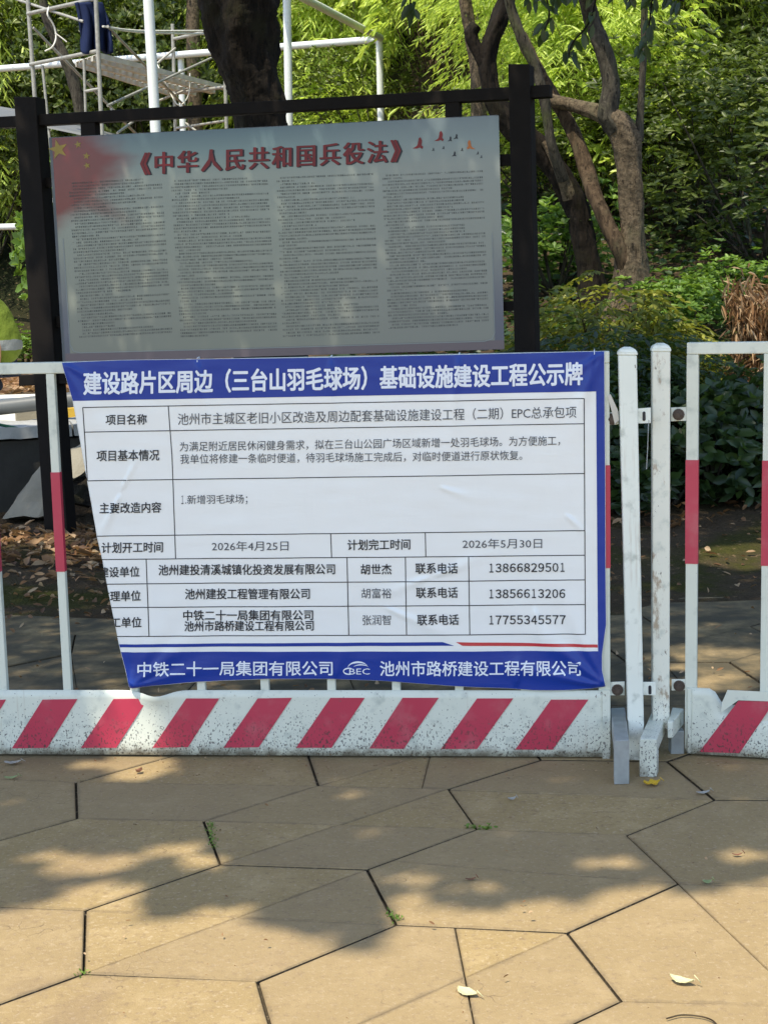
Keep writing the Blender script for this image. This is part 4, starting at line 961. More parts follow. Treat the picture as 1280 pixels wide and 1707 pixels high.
def crown(par, x0, x1, n, seed, far=0):
    g = np.random.default_rng(seed); gx = g.uniform(x0, x1, n); gy = np.where(g.random(n) < .34, g.uniform(3.1, 5.2, n), g.uniform(3.1, 12.8, n)); z = g.uniform(4.7, 7.6, n); keep = []
    if far: gx = g.uniform(2.6, 8.0, n); gy = g.uniform(11.5, 18.0, n); z = g.uniform(6.0, 8.5, n)  # extra leaf mass above the view, added to shade the right slope
    for i in range(n):
        X, Y = gx[i], gy[i]; k = noise.noise(Vector((X*1.1, Y*1.1, 1)))+.5*noise.noise(Vector((X*3.2, Y*3.2, 5)))
        if far: keep.append(k > .06 and X > 2.9+.25*(Y-12)); continue
        ok = Y > shade_edge(X)+.06*noise.noise(Vector((X*6, Y*6, z[i])))+.10*noise.noise(Vector((X*9, 3, 1)))+.05*noise.noise(Vector((X*21, 5, 2))) and k > -.85
        if ok and ((Y > 10.3 and X < -1.3) or (Y > 11.2 and k < .15)): ok = False
        if ok:
            for hx, hy, hr in holes:
                d2 = ((X-hx)/1.25+.03*noise.noise(Vector((X*14, Y*14, hx*9))))**2+(Y-hy)**2
                if d2 < hr*hr: ok = False; break
        keep.append(ok)
    kx = np.array(keep); gx, gy, z = gx[kx], gy[kx], z[kx]; m = len(gx)
    pos = np.stack([gx-SX*z, gy-SY*z, z], 1)
    d = rdir(m, -.6, .3); nr = unit(rdir(m, .2, 1)); V, Fc = leaf_arrays(pos-unit(d)*.07, d, nr, g.uniform(.10, .17, m), g.uniform(.05, .075, m))
    me = leaf_mesh('crown', [(V-np.array(ORG[par.name]), Fc, 0, g.random(m))], [M['canopy']]); return put('shade_crown' if far else 'crown', me, par)
th = thing('big_tree', foot_of(440, 10.3), 'big dark leaning trunk rising behind the poster, its crown shading the paving', 'tree', 'trees shading the notice board')
wood(th, 'trunk', [(452, 620, 10.3, 60), (445, 450, 10.3, 50), (440, 300, 10.3, 45), (436, 200, 10.3, 40), (434, 160, 10.3, 41), (421, 115, 10.3, 46), (405, 60, 10.3, 57), (397, 0, 10.3, 62), (385, -90, 10.3, 60), (378, -200, 10.3, 52)], M['bark_dark'], 44, .22)
wood(th, 'limb', [(378, -190, 10.3, 46), (500, -420, 9.8, 34), (640, -600, 9.2, 24), (820, -800, 8.6, 12)], M['bark_dark'])
wood(th, 'limb', [(375, -190, 10.3, 42), (330, -450, 10.0, 32), (420, -750, 9.4, 22), (500, -950, 8.8, 10)], M['bark_dark'])
crown(th, -3.4, -.2, 40000, 1)
ta = thing('pale_tree', foot_of(1048, 12), 'pale barked tree forking at head height, right of the notice board', 'tree', 'trees shading the notice board')
wood(ta, 'trunk', [(1058, 575, 12, 64), (1054, 525, 12, 52), (1050, 490, 12, 36), (1052, 450, 12, 28), (1053, 400, 12, 21.5), (1052, 330, 12, 20), (1048, 280, 12, 20), (1044, 245, 12, 23), (1033, 212, 12, 22), (1012, 192, 12, 16)], M['bark_pale'], 40, .20)
wood(ta, 'limb', [(1030, 215, 12, 20), (1012, 190, 12, 17), (1018, 150, 12, 14.5), (1013, 110, 12, 14.5), (1000, 70, 12, 14), (982, 20, 12, 13.5), (972, -60, 11.8, 15), (960, -200, 11.5, 13), (930, -420, 10.8, 9)], M['bark_grey'], 30)
wood(ta, 'limb', [(1026, 205, 12, 15), (992, 186, 12.1, 13), (962, 178, 12.2, 11), (930, 170, 12.3, 10.5), (905, 160, 12.4, 9)], M['bark_pale'])
wood(ta, 'limb', [(1062, 235, 12, 10), (1066, 200, 12, 6), (1069, 150, 12, 5.5), (1072, 90, 12, 5.5), (1074, 0, 12, 5.5), (1078, -150, 11.8, 5)], M['bark_grey'])
wood(ta, 'limb', [(1050, 470, 12, 18), (1036, 425, 11.95, 14), (1012, 375, 12.0, 13), (990, 325, 12.1, 13), (978, 285, 12.2, 12.5), (962, 235, 12.3, 11.5), (940, 190, 12.4, 11), (912, 145, 12.5, 11), (893, 110, 12.6, 10), (868, 60, 12.8, 9)], M['bark_brown'])
crown(ta, 1.5, 3.6, 25000, 2); crown(ta, 0, 0, 20000, 5, 1)
tb_ = thing('leaning_tree', foot_of(985, 12.4), 'dark brown tree leaning left behind the right post of the notice board', 'tree', 'trees shading the notice board')
wood(tb_, 'trunk', [(1004, 580, 12.4, 52), (996, 530, 12.4, 40), (988, 490, 12.4, 28), (981, 440, 12.4, 20), (972, 390, 12.4, 20), (955, 335, 12.4, 20), (930, 290, 12.4, 19), (897, 248, 12.4, 21), (858, 215, 12.4, 20), (828, 175, 12.4, 17), (816, 140, 12.4, 15), (813, 105, 12.4, 15), (818, 75, 12.4, 15), (832, 35, 12.4, 14), (846, -10, 12.4, 13), (870, -120, 12, 12), (900, -300, 11.5, 9)], M['bark_dark'], 36, .22)
wood(tb_, 'limb', [(815, 125, 12.4, 12), (803, 95, 12.4, 12), (789, 72, 12.4, 10), (785, 55, 12.4, 11), (794, 42, 12.4, 9)], M['bark_dark'])
wood(tb_, 'limb', [(950, 330, 12.35, 12), (932, 285, 12.3, 9), (915, 250, 12.3, 7), (905, 236, 12.3, 5)], M['bark_pale'])
wood(tb_, 'limb', [(938, 300, 12.3, 10), (920, 245, 12.2, 8), (913, 205, 12.2, 7.5), (905, 160, 12.2, 9), (891, 110, 12.2, 8), (868, 60, 12.2, 8), (848, 0, 12.2, 8), (830, -120, 12, 7)], M['bark_grey'])
crown(tb_, -.3, 1.6, 28000, 3)
for lab, pts, mt in (('slender curved tree trunk standing among bushes behind the scaffold', [(142, 330, 20.5, 11), (136, 200, 20.5, 10), (122, 130, 20.5, 10), (108, 95, 20.5, 9), (92, 60, 20.5, 8), (76, 20, 20.5, 7), (66, -60, 20.5, 6)], 'bark_grey'),
                     ('pale straight tree trunk left of the big dark trunk', [(330, 420, 21.5, 14), (326, 200, 21.5, 12), (322, 60, 21.5, 11), (324, -80, 21.5, 10)], 'bark_pale'),
                     ('reddish lit trunk behind the top beam of the notice board', [(800, 420, 14.5, 15), (797, 150, 14.5, 12), (785, 60, 14.5, 11), (775, 0, 14.5, 10), (768, -80, 14.5, 9)], 'bark_pale')):
    t = thing('slim_tree', foot_of(pts[0][0], pts[0][2]), lab, 'tree'); x, y, d, r = pts[0]
    pts = [(x+(x-pts[1][0])*.3, 493+2590*(CAMH-H(foot_of(x, d)[0], d)+.05)/d, d, r*1.2)]+pts if 493+2590*(CAMH-H(foot_of(x, d)[0], d)+.05)/d > y+20 else pts
    wood(t, 'trunk', pts, M[mt])
    n = 900; ex = at(pts[-1][0], pts[-1][1], d)
    P = np.array(ex)+rdir(n)*rng.uniform(.2, 1.3, n)[:, None]*np.array([1.1, 1, .8])+np.array([0, 0, 1.0]); V, Fc = leaf_arrays(P, rdir(n, -.7, .3), rdir(n, .2, 1), rng.uniform(.09, .15, n), rng.uniform(.03, .05, n))
    put('crown', leaf_mesh('crown', [(V-np.array(ORG[t.name]), Fc, 0, rng.random(n))], [M['laurel']]), t)
# dark twigs of the pale tree hanging into the top of the view
s = MB(); LP_ = []; LD = []
for pts in ([(1010, -60), (960, -20), (915, -8), (870, -2)], [(1000, -50), (985, 30), (955, 70), (945, 100)], [(900, -40), (915, 20), (906, 55)], [(1090, -40), (1085, 10), (1078, 60), (1062, 90)], [(690, -40), (684, 0), (687, 14)], [(1030, -50), (1045, -10), (1110, -6), (1140, 2)]):
    q = spline([(*at(x, y, 8.6),) for x, y in pts], 5); s = MB(); s.tube([p for p in q], .005, 6); s.build('twig', M['bark_dark'], ta)
    for i, p in enumerate(q):
        if i % 2: continue
        for k in range(2):
            LP_.append(p+rng.normal(0, .012, 3)); LD.append([rng.uniform(-.6, .6), rng.uniform(-.3, .3), rng.uniform(-1, -.25)])
LP_ = np.array(LP_); n = len(LP_); V, Fc = leaf_arrays(LP_, np.array(LD), np.tile([0., -1, .2], (n, 1))+rng.normal(0, .3, (n, 3)), rng.uniform(.06, .10, n), rng.uniform(.026, .042, n))
put('hanging_foliage', leaf_mesh('hanging_foliage', [(V-np.array(ORG[ta.name]), Fc, 0, rng.random(n)*.4)], [M['canopy']]), ta)

# ------------------------------------------------------------------ undergrowth: one of each kind, then copies
def frond_leaves(p, d, n, ln, ll, lw, pairs=True, sag=.3, nj=.35):
    """leaflets along a short drooping stalk; p,d arrays (m,3)"""
    m = len(p); d = unit(d); side = unit(np.cross(d, np.tile([0., 0, 1], (m, 1)))+1e-6); P = []; D = []; Nn = []; Lz = []
    for i in range(n):
        t = (i+.6)/n; q = p+d*(ln*t)[:, None]-np.array([0, 0, 1.])*(sag*ln*t*t)[:, None]; sg = 1 if i % 2 else -1
        D.append(d*.75+side*sg*rng.uniform(.6, 1.1, (m, 1))-np.array([0, 0, .25])+rng.normal(0, .14, (m, 3))); P.append(q); Nn.append(np.tile([0., 0, 1], (m, 1))+rng.normal(0, nj, (m, 3))); Lz.append(rng.uniform(.7, 1.15, m)*(1-.35*abs(t-.45)))
    P, D, Nn = map(np.concatenate, (P, D, Nn)); Lz = np.concatenate(Lz); return P, D, Nn, Lz*ll, Lz*lw
def bamboo_proto(h, wd, ns, seed):
    g = np.random.default_rng(seed); t = bpy.data.objects.new('bamboo_clump', None); C.objects.link(t); ORG[t.name] = Vector((0, 0, 0))
    s = MB(); ends = []
    for k in range(13):
        a = g.uniform(0, 6.28); r = g.uniform(0, wd*.32); x0, y0 = r*math.cos(a), r*math.sin(a); lean = g.uniform(.1, .45)*h; a2 = a+g.normal(0, .6)
        pts = [(x0+lean*q**2.2*math.cos(a2), y0+lean*q**2.2*math.sin(a2)*.7, h*g.uniform(.97, 1)*(q-.12*q**4)) for q in np.linspace(0, 1, 9)]
        s.tube(pts, [.02*(1-q*.85) for q in np.linspace(0, 1, 9)], 6); ends.append(np.array(pts))
    s.build('culm', M['culm'], t)
    P = []; CC = []
    for k in range(95):                     # leaf masses with gaps between them
        c = ends[g.integers(len(ends))]; q = g.uniform(.10, 1)**.8*8; i = min(7, int(q)); b_ = c[i]+(c[i+1]-c[i])*(q-i); CC.append(b_+g.normal(0, 1, 3)*np.array([wd*.17, wd*.15, h*.05]))
    for k in range(ns): P.append(CC[g.integers(len(CC))]+g.normal(0, 1, 3)*np.array([.21, .19, .13]))
    P = np.array(P); P[:, 2] = np.clip(P[:, 2], .15, h*1.02); D = P*np.array([1, 1, 0])*.6+g.normal(0, .5, P.shape); D[:, 2] -= .35
    p, d, nn, ll, lw = frond_leaves(P, D, 7, g.uniform(.26, .48, ns), .19, .034, sag=.5, nj=.95); d[:, 2] -= .25
    V, Fc = leaf_arrays(p, d, nn, ll, lw, 'oval', .15, .25); tn = np.clip(np.tile(g.normal(.5, .22, ns), 7)+g.normal(0, .10, ns*7), 0, 1)
    put('foliage', leaf_mesh('bamboo_foliage', [(V, Fc, 0, tn)], [M['bamboo']]), t); return t
def laurel_proto(h, wd, ns, seed, mat='laurel', ll=.12, lw=.042, nl=7, name='evergreen_shrub'):
    g = np.random.default_rng(seed); t = bpy.data.objects.new(name, None); C.objects.link(t); ORG[t.name] = Vector((0, 0, 0))
    cl = [(g.normal(0, wd*.26), g.normal(0, wd*.22), h*g.uniform(.22, .88), g.uniform(.24, .42)*min(wd, h)) for _ in range(14)]
    s = MB()
    for c in cl: s.tube([(c[0]*.1, c[1]*.1, 0), (c[0]*.55, c[1]*.5, c[2]*.45), (c[0], c[1], c[2])], [.022, .014, .005], 6)
    s.build('stem', M['bark_grey'], t)
    P = []
    for k in range(ns):
        c = cl[g.integers(len(cl))]; v_ = g.normal(0, 1, 3); v_ /= np.linalg.norm(v_); r = c[3]*g.uniform(.35, 1)**.5; P.append(np.array(c[:3])+v_*r*np.array([1, .9, .75]))
    P = np.array(P); P[:, 2] = np.clip(P[:, 2], .08, None); O = unit(P-np.array([0, 0, h*.45]))+np.array([0, 0, .35])
    PP = np.repeat(P, nl, 0); m = len(PP); D = np.repeat(O, nl, 0)*.55+rdir(m, -.35, .7)
    V, Fc = leaf_arrays(PP, D, np.repeat(O, nl, 0)+rng.normal(0, .3, (m, 3)), g.uniform(.7, 1.2, m)*ll, g.uniform(.8, 1.15, m)*lw, 'oval', .2, .2)
    tn = np.clip(np.repeat(g.normal(.45, .2, ns), nl)+g.normal(0, .12, m), 0, 1)
    put('foliage', leaf_mesh(name+'_foliage', [(V, Fc, 0, tn)], [M[mat]]), t); return t
def fern_proto(h, wd, nf, seed, mat='fern', ll=.075, lw=.026, name='fern_shrub', nl=16):
    g = np.random.default_rng(seed); t = bpy.data.objects.new(name, None); C.objects.link(t); ORG[t.name] = Vector((0, 0, 0))
    a = g.uniform(0, 6.28, nf); r = wd*.5*np.sqrt(g.random(nf)); top = h*(1-(r/(wd*.5))**2*.65); z = top*g.uniform(.35, 1, nf)**.6
    P = np.stack([r*np.cos(a), r*np.sin(a), z], 1); D = np.stack([np.cos(a)+g.normal(0, .5, nf), np.sin(a)+g.normal(0, .5, nf), g.uniform(-.15, .45, nf)], 1)
    s = MB()
    for k in range(0, nf, max(1, nf//24)): s.tube([(P[k, 0]*.25, P[k, 1]*.25, 0), tuple(P[k]*np.array([.7, .7, .65])), tuple(P[k])], [.008, .006, .003], 5)
    s.build('stem', M['bark_brown'], t)
    p, d, nn, l_, w_ = frond_leaves(P, D, nl, g.uniform(.22, .40, nf), ll, lw, sag=.45)
    V, Fc = leaf_arrays(p, d, nn, l_, w_, 'oval', .12, .15); tn = np.clip(np.tile(g.normal(.45, .2, nf), nl)+g.normal(0, .08, nf*nl), 0, 1)
    put('foliage', leaf_mesh(name+'_foliage', [(V, Fc, 0, tn)], [M[mat]]), t); return t
def planted(proto, first, px, Y, scale, rot, label, cat, group, dz=0, sz=1):
    o = proto if first else copy_tree(proto); c = at(px, 500, Y); o.location = (c.x, Y, H(c.x, Y)-.03+dz); o.scale = (scale, scale, scale*sz); o.rotation_euler = (0, 0, rot)
    return tag(o, label, cat, group)
G1 = 'bamboo clumps on the slope behind'
bam = [bamboo_proto(5.4, 3.0, 1500, s_) for s_ in (11, 12)]
for i, (px, Y, scl, sz, rot, lab) in enumerate((
        (545, 22.5, 1.0, .95, .3, 'bamboo clump seen under the white rear beam, left of its corner post'), (690, 22.6, 1.05, 1.0, 1.7, 'bright bamboo clump just right of the white corner post'),
        (800, 21.5, .95, 1.05, 3.0, 'bright bamboo clump behind the dark leaning trunk and the reddish trunk'), (455, 24, 1.0, 1.05, 4.1, 'bamboo clump beside the right side of the big dark trunk'),
        (610, 25.5, 1.15, 1.1, 5.0, 'tall bamboo above the white corner of the court frame'), (740, 25.5, 1.15, 1.1, .9, 'tall bamboo above and left of the reddish trunk'),
        (900, 17.5, .85, .85, 2.2, 'bamboo showing between the board post and the pale forked tree'), (985, 15.2, .62, .75, .5, 'sunny bamboo behind the upper limb of the pale forked tree'),
        (1080, 16.2, .80, .85, 3.6, 'bamboo rising right of the pale forked tree'), (880, 22, 1.0, 1.0, 1.2, 'tall bamboo between the two dark stems at the top of the view'),
        (1010, 19.5, 1.0, 1.0, 5.5, 'tall bamboo behind the crown limb of the pale forked tree'), (1130, 18.5, .95, 1.0, 2.7, 'tall bamboo over the dark glossy bushes on the right'),
        (40, 23.8, 1.0, 1.15, 2.0, 'yellow green bamboo high at the far left behind the scaffold'), (210, 26, 1.1, 1.1, 4.7, 'shaded bamboo behind the navy jacket'), (340, 26, 1.1, 1.1, 3.3, 'shaded bamboo left of the big dark trunk'))):
    planted(bam[i % 2], i < 2, px, Y, scl, rot, lab, 'bamboo', G1, 0, sz)
G2 = 'glossy evergreen shrubs around the court'
lau = [laurel_proto(3.0, 2.8, 1150, s_) for s_ in (21, 22)]
for i, (px, Y, scl, sz, rot, lab) in enumerate((
        (-30, 23.4, 1.0, 1.25, .2, 'dark evergreen bush at the far left edge behind the white middle rail'), (110, 23.5, 1.0, 1.4, 1.2, 'evergreen bush behind the near scaffold frame'),
        (215, 23.4, 1.05, 1.5, 2.6, 'evergreen bush below the scaffold platform'), (330, 23.4, 1.0, 1.5, 3.9, 'evergreen bush between the far scaffold frame and the big trunk'),
        (30, 25.0, 1.2, 1.6, 5.1, 'tall evergreen bush under the bamboo at the far left'), (270, 25.2, 1.2, 1.7, .8, 'tall evergreen bush behind the white front post'),
        (1165, 14.4, .72, .8, 1.9, 'glossy bush with pale lit leaves in the middle of the right side'), (1265, 13.6, .75, .85, 4.4, 'dark glossy bush at the right edge'),
        (1225, 16.4, 1.0, 1.0, .4, 'tall dark bush high on the right'), (1320, 16.8, 1.0, 1.2, 2.9, 'tall dark bush at the upper right corner'), (925, 15.0, .62, .6, 3.3, 'low glossy bush between the leaning trunk and the board post'), (640, 20.6, .62, .9, 2.4, 'low evergreen bush at the foot of the white corner post'))):
    planted(lau[i % 2], i < 2, px, Y, scl, rot, lab, 'shrub', G2, 0, sz)
bp_ = laurel_proto(1.3, 1.5, 330, 31, 'bright', .12, .05, 6, 'leafy_bush'); G3 = 'fresh green bushes'
for i, (px, Y, scl, sz, rot, lab) in enumerate(((925, 12.9, .75, .9, .6, 'fresh green bush between the board post and the leaning trunk'), (1155, 11.6, .55, .8, 2.2, 'bright green bush right of the pale tree foot'), (1110, 11.9, .5, .8, 4.0, 'darker green bush touching the pale tree foot'),
        (105, 20.3, 1.0, 2.0, 1.4, 'sunlit green bush seen through the near scaffold frame'), (35, 19.5, .7, .6, 3.1, 'low green bush beyond the worker at the left edge'), (1235, 12.2, .6, .7, 5.0, 'small leafy bush above the brown dead fern'), (925, 11.9, .32, .5, 2.5, 'pale green seedling in front of the leaning trunk'))):
    planted(bp_, i == 0, px, Y, scl, rot, lab, 'bush', G3, 0, sz)
fp = fern_proto(.75, 1.5, 260, 41); G4 = 'dark low shrubs behind the barrier'
for i, (px, Y, scl, sz, rot, lab) in enumerate(((910, 9.3, .8, 1.35, .1, 'dark feathery shrub under the right post of the notice board'), (985, 9.5, .95, 1.3, 1.6, 'dark feathery shrub behind the banner corner'), (1075, 9.5, .95, 1.2, 3.0, 'dark feathery shrub behind the two white stanchions'), (1160, 9.6, .9, 1.0, 4.5, 'dark feathery shrub behind the corner of the right barrier'), (1300, 9.7, .75, .8, 5.5, 'dark feathery shrub at the right edge below the dead fern'))):
    planted(fp, i == 0, px, Y, scl, rot, lab, 'shrub', G4, -.05, sz)
op = fern_proto(.7, 1.5, 230, 42, 'olive', .085, .034, 'yellow_green_shrub', 12); G5 = 'yellow green shrubs at the tree feet'
for i, (px, Y, scl, sz, rot, lab) in enumerate(((1010, 10.5, .85, 1.5, .7, 'sunny yellow green shrub in front of the two tree feet'), (1105, 10.3, .75, 1.2, 2.3, 'yellow green shrub left of the brown dead fern'), (925, 10.6, .65, 1.2, 4.0, 'yellow green shrub beside the board post'))):
    planted(op, i == 0, px, Y, scl, rot, lab, 'shrub', G5, 0, sz)
sp = fern_proto(2.6, 2.4, 300, 61, 'bamboo', .20, .062, 'feathery_sapling', 11); G7 = 'feather leaved saplings among the bamboo'
for i, (px, Y, scl, sz, rot, lab, dz) in enumerate(((725, 20.9, .85, 1.8, .3, 'bright feather leaved sapling right of the white corner post', 0), (765, 19.6, .8, 1.9, 2.0, 'bright feather leaved sapling left of the reddish trunk', 0), (545, 22.0, .8, 1.45, 3.6, 'feather leaved sapling under the white rear beam', 0), (960, 15.0, .55, 1.7, 5.0, 'bright feather leaved sapling between the two upper limbs', 0), (1100, 14.6, .55, 1.7, 1.1, 'feather leaved sapling right of the pale forked tree', 0))):
    planted(sp, i == 0, px, Y, scl, rot, lab, 'sapling', G7, dz, sz)
gp = laurel_proto(.75, 1.1, 190, 51, 'fern', .13, .062, 5, 'ground_cover_bush'); G6 = 'broad leaved bushes seen between the barrier bars'
for i, (px, Y, scl, sz, rot, lab) in enumerate(((1035, 8.9, .85, .95, .3, 'dark broad leaved bush behind the banner edge'), (1110, 8.75, .85, .9, 1.9, 'dark broad leaved bush behind the rusty stanchion'), (1185, 8.9, .85, 1.0, 3.3, 'dark broad leaved bush in the left half of the right barrier opening'), (1262, 9.1, .8, .9, 4.7, 'dark broad leaved bush beside the grass tuft'), (1340, 9.2, .9, 1.0, 5.8, 'dark broad leaved bush at the right picture edge'))):
    planted(gp, i == 0, px, Y, scl, rot, lab, 'bush', G6, 0, sz)
# dead fern, grass tuft, dead branch
n = 2600; c = at(1255, 500, 9.75); t = thing('dead_fern', (c.x, 9.75, H(c.x, 9.75)), 'heap of dry brown fern fronds above the right barrier panel', 'dead fern')
cc = np.stack([rng.uniform(-.10, .26, 60), rng.uniform(-.15, .15, 60), rng.uniform(.25, .92, 60)], 1); k = rng.integers(0, 60, n)
P = cc[k]+rng.normal(0, .06, (n, 3)); D = rdir(60)[k]*.8+np.array([0, 0, -.55])+rng.normal(0, .4, (n, 3))
V, Fc = leaf_arrays(P, D, rdir(n), rng.uniform(.04, .11, n), rng.uniform(.006, .018, n), 'oval', .5, .5); put('dry_fronds', leaf_mesh('dry_fronds', [(V, Fc, 0, rng.random(n))], [M['dry']]), t)
s = MB(); o0 = ORG[t.name]; [s.tube([o0+Vector((0, 0, 0)), o0+Vector((.02, 0, .5)), o0+Vector((x, y, z_))], [.02, .015, .006], 6) for x, y, z_ in ((.1, 0, .95), (-.14, .03, .9), (.25, .05, .85))]
s.tube([at(1205, 632, 9.5), at(1250, 607, 9.6)], .007, 6); s.build('stem', M['dry'], t)
n = 260; c = at(1262, 500, 8.9); t = thing('grass_tuft', (c.x, 8.9, H(c.x, 8.9)), 'tuft of arching grass blades behind the right barrier panel', 'grass')
a = rng.uniform(0, 6.28, n); P = np.stack([.07*np.cos(a), .05*np.sin(a), np.full(n, 0.)], 1)*rng.random((n, 1)); D = np.stack([np.cos(a)*.7, np.sin(a)*.7, rng.uniform(.5, 1.6, n)], 1)
V, Fc = leaf_arrays(P, D, np.tile([0, -1., .5], (n, 1))+rng.normal(0, .5, (n, 3)), rng.uniform(.16, .36, n), rng.uniform(.006, .011, n), 'oval', .2, .45); put('blade_mass', leaf_mesh('blades', [(V, Fc, 0, rng.random(n))], [M['grass']]), t)
s = MB(); s.tube([at(x, y, 10.2) for x, y in ((1213, 481), (1235, 492), (1262, 503), (1285, 520), (1300, 540))], [.006, .007, .009, .011, .012], 7); s.tube([at(x, y, 10.2) for x, y in ((1240, 478), (1262, 478), (1273, 490), (1277, 512))], [.003, .005, .006, .006], 6)
tag(s.build('dead_branch', M['twig']), 'bare grey branch arching above the dead fern', 'branch')
# far wood behind everything
n = 26000; X = rng.uniform(-11, 13, n); Y = rng.uniform(26.5, 33, n); Z = np.array([H(x, y) for x, y in zip(X, Y)])+rng.uniform(0, 3.2, n)
V, Fc = leaf_arrays(np.stack([X, Y, Z], 1), rdir(n, -1, .2), rdir(n, .1, 1), rng.uniform(.22, .42, n), rng.uniform(.08, .14, n), 'oval', .15, .2)
tag(put('far_wood', leaf_mesh('far_wood', [(V, Fc, 0, np.clip(rng.normal(.4, .2, n), 0, 1))], [M['fern']])), 'dense wood covering the hill behind', 'wood', kind='stuff')
# creeping cover and litter on the slope
n = 9000; X = rng.uniform(-.4, 4.2, n); Y = rng.uniform(8.9, 16, n); Z = np.array([H(x, y) for x, y in zip(X, Y)])+rng.uniform(0, .16, n)
V, Fc = leaf_arrays(np.stack([X, Y, Z], 1), rdir(n, -.3, .6), rdir(n, .4, 1), rng.uniform(.06, .13, n), rng.uniform(.03, .06, n), 'oval', .15, .2)
tag(put('ground_cover', leaf_mesh('ground_cover', [(V, Fc, 0, np.clip(rng.normal(.4, .2, n), 0, 1))], [M['fern']])), 'low leafy ground cover on the slope', 'ground cover', kind='stuff')
def litter(name, boxes, label):
    G = []
    for x0, x1, y0, y1, n, l0, l1 in boxes:
        X = rng.uniform(x0, x1, n); Y = rng.uniform(y0, y1, n); Z = np.array([max(H(x, y), .52 if (y > 10.75 and x < -1.1 and y < 14.0) else (.003 if y < 6.4 else -1)) for x, y in zip(X, Y)])+rng.uniform(.004, .02, n)
        V, Fc = leaf_arrays(np.stack([X, Y, Z], 1), rdir(n, -.12, .35), rdir(n, .55, 1), rng.uniform(l0, l1, n), rng.uniform(l0, l1, n)*.5, 'oval', .35, -.12); G.append((V, Fc, 0, rng.random(n)**1.3))
    tag(put(name, leaf_mesh(name, G, [M['dry']])), label, 'fallen leaves', kind='stuff')
litter('leaf_litter', [(-2.6, -.9, 7.9, 9.2, 900, .04, .10), (-2.6, -.9, 7.0, 8.0, 110, .03, .08), (-6.5, -2.2, 14.2, 20, 2600, .06, .13), (.4, 3.0, 8.2, 9.3, 240, .04, .10), (.5, 3, 6.6, 8.3, 260, .02, .06), (-1.8, -.4, 6.5, 7.6, 200, .02, .06), (-1.7, 2.2, 4.65, 6.4, 210, .012, .04), (-1.3, 1.2, 2.9, 4.5, 45, .006, .016), (-1.4, 1.4, 2.6, 4.4, 420, .002, .006), (-1.4, 1.2, 4.25, 4.5, 260, .003, .010)], 'dry brown leaves scattered over the ground')

# ------------------------------------------------------------------ single fallen leaves and weeds on the paving
def one_leaf(px, py, ln, wd_, rot, mat, label, curl=.25, lift=.012, name='fallen_leaf', lobes=0):
    c = onz(px, py, 0); s = MB(); n, m = 14, 6; g = []
    for j in range(-m, m+1):
        for i in range(n+1):
            t = i/n; w_ = math.sin(math.pi*min(1, t**.85))**.8*(1+(.28*math.sin(t*lobes*6.28) if lobes else .06*math.sin(t*40))); a = j/m
            x = (t-.5)*ln; y = a*w_*wd_/2; z = .003+abs(a)**1.6*curl*.35*wd_+lift*.4*(2*abs(t-.5))**2+.07*wd_*noise.noise(Vector((t*4, a*3, px)))*(1 if lobes == 0 else 2)
            X = x*math.cos(rot)-y*math.sin(rot); Y = x*math.sin(rot)+y*math.cos(rot); g.append((c.x+X, c.y+Y, max(.003, z+.001)))
    n_ = n+1; s.add(g, [(j*n_+i, j*n_+i+1, (j+1)*n_+i+1, (j+1)*n_+i) for j in range(2*m) for i in range(n)], 0, True)
    e = Vector((c.x+math.cos(rot)*ln/2, c.y+math.sin(rot)*ln/2, .004+lift)); s.tube([e, e+Vector((math.cos(rot+.2)*ln*.25, math.sin(rot+.2)*ln*.25, -.002-lift*.6))], .0011, 5)
    o = s.build(name, mat); so = o.modifiers.new('t', 'SOLIDIFY'); so.thickness = .0006; return tag(o, label, 'leaf', 'leaves fallen on the paving')
cr = plain('cream_leaf', (.62, .58, .32), .6, .12, 40, .3, 0, .2); gy = plain('pale_grey_leaf', (.40, .38, .33), .7, .15, 40, .3, 0, .2); br_ = plain('brown_leaf', (.20, .09, .05), .7, .3, 40, .3, 0, .2); yl = plain('yellow_leaf', (.66, .42, .03), .6, .2, 30, .3, 0, .2); gn = plain('pale_green_leaf', (.30, .36, .15), .6, .2, 40, .3, 0, .2)
one_leaf(779, 1658, .050, .030, -.75, cr, 'flat cream leaf on the sunlit paving near the bottom edge', .25)
one_leaf(1136, 1640, .052, .026, -.55, cr, 'curved cream leaf on the sunlit paving near the lower right corner', .45, .02)
one_leaf(1086, 1309, .050, .036, .25, yl, 'curled bright yellow leaf in front of the rusty stanchion foot', .35, .016, lobes=2)
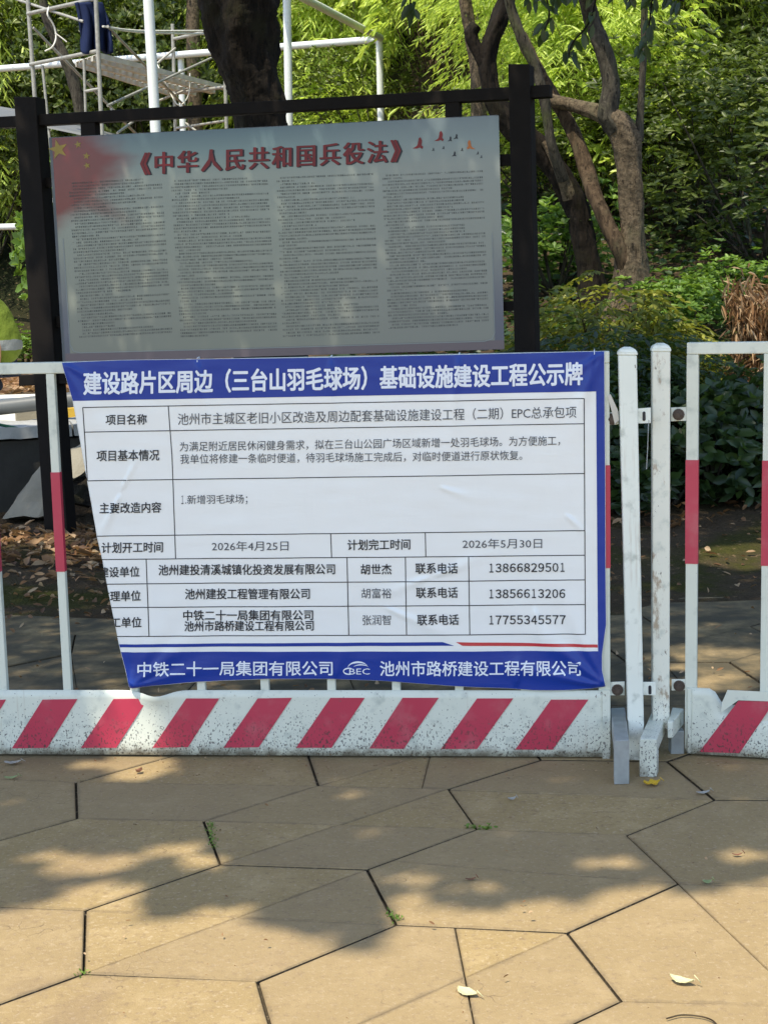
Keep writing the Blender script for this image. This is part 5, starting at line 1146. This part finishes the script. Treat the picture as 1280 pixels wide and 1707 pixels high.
one_leaf(1171, 1324, .042, .018, .25, gy, 'pale grey leaf lying across the joint on the right', .2)
one_leaf(853, 1335, .024, .018, .3, gy, 'small whitish leaf curl in the middle of the shaded paving', .5)
one_leaf(784, 1469, .026, .010, .2, br_, 'tiny reddish brown leaf at the edge of the tree shadow', .3)
one_leaf(1228, 1428, .026, .010, .1, br_, 'tiny brown leaf in the dappled light at the right', .3)
one_leaf(1178, 1473, .024, .020, .1, gn, 'round pale green leaf on the joint at the right', .15)
one_leaf(22, 1274, .050, .026, .1, gy, 'pale brown toothed leaf below the left end of the kick plate', .2, lobes=3)
one_leaf(19, 1299, .040, .020, .2, gn, 'pale green leaf at the left edge of the paving', .2)
one_leaf(232, 1289, .022, .022, 1.0, br_, 'small folded brown leaf in the sun fleck below the barrier', .8)
def weed(px, py, ln, rot, n, sz, label):
    c = onz(px, py, 0); P = []
    for k in range(n):
        t = random.uniform(-.5, .5)*ln; P.append((c.x+t*math.cos(rot)+random.gauss(0, .006), c.y+t*math.sin(rot)+random.gauss(0, .006), -.004+random.random()*.012))
    P = np.array(P); V, Fc = leaf_arrays(P, rdir(n, .05, .9), rdir(n, .4, 1), rng.uniform(.5, 1.2, n)*sz, rng.uniform(.5, 1.2, n)*sz*.6, 'oval', .2, 0); me = leaf_mesh('weed', [(V, Fc, 0, rng.random(n))], [M['bright']])
    tag(put('weed', me), label, 'weed', 'weeds growing in the paving joints')
weed(354, 1394, .20, -1.40, 170, .007, 'long strip of small weeds in the joint left of centre')
weed(798, 1381, .06, .1, 40, .013, 'clump of dark green weed leaves at a joint corner right of centre')
weed(656, 1531, .06, -1.2, 60, .009, 'small sunlit yellow green weed where the joints meet near the middle')
weed(143, 1624, .025, .4, 16, .010, 'tiny weed at a joint corner near the lower left')
# bent dry twig at the lower right
s = MB(); s.tube([onz(x, y, .006) for x, y in spline([(1110, 1698), (1135, 1692), (1165, 1694), (1185, 1700), (1196, 1710)], 4)], .0016, 6); tag(s.build('twig', M['bark_brown']), 'thin bent twig on the paving at the bottom right edge', 'twig')
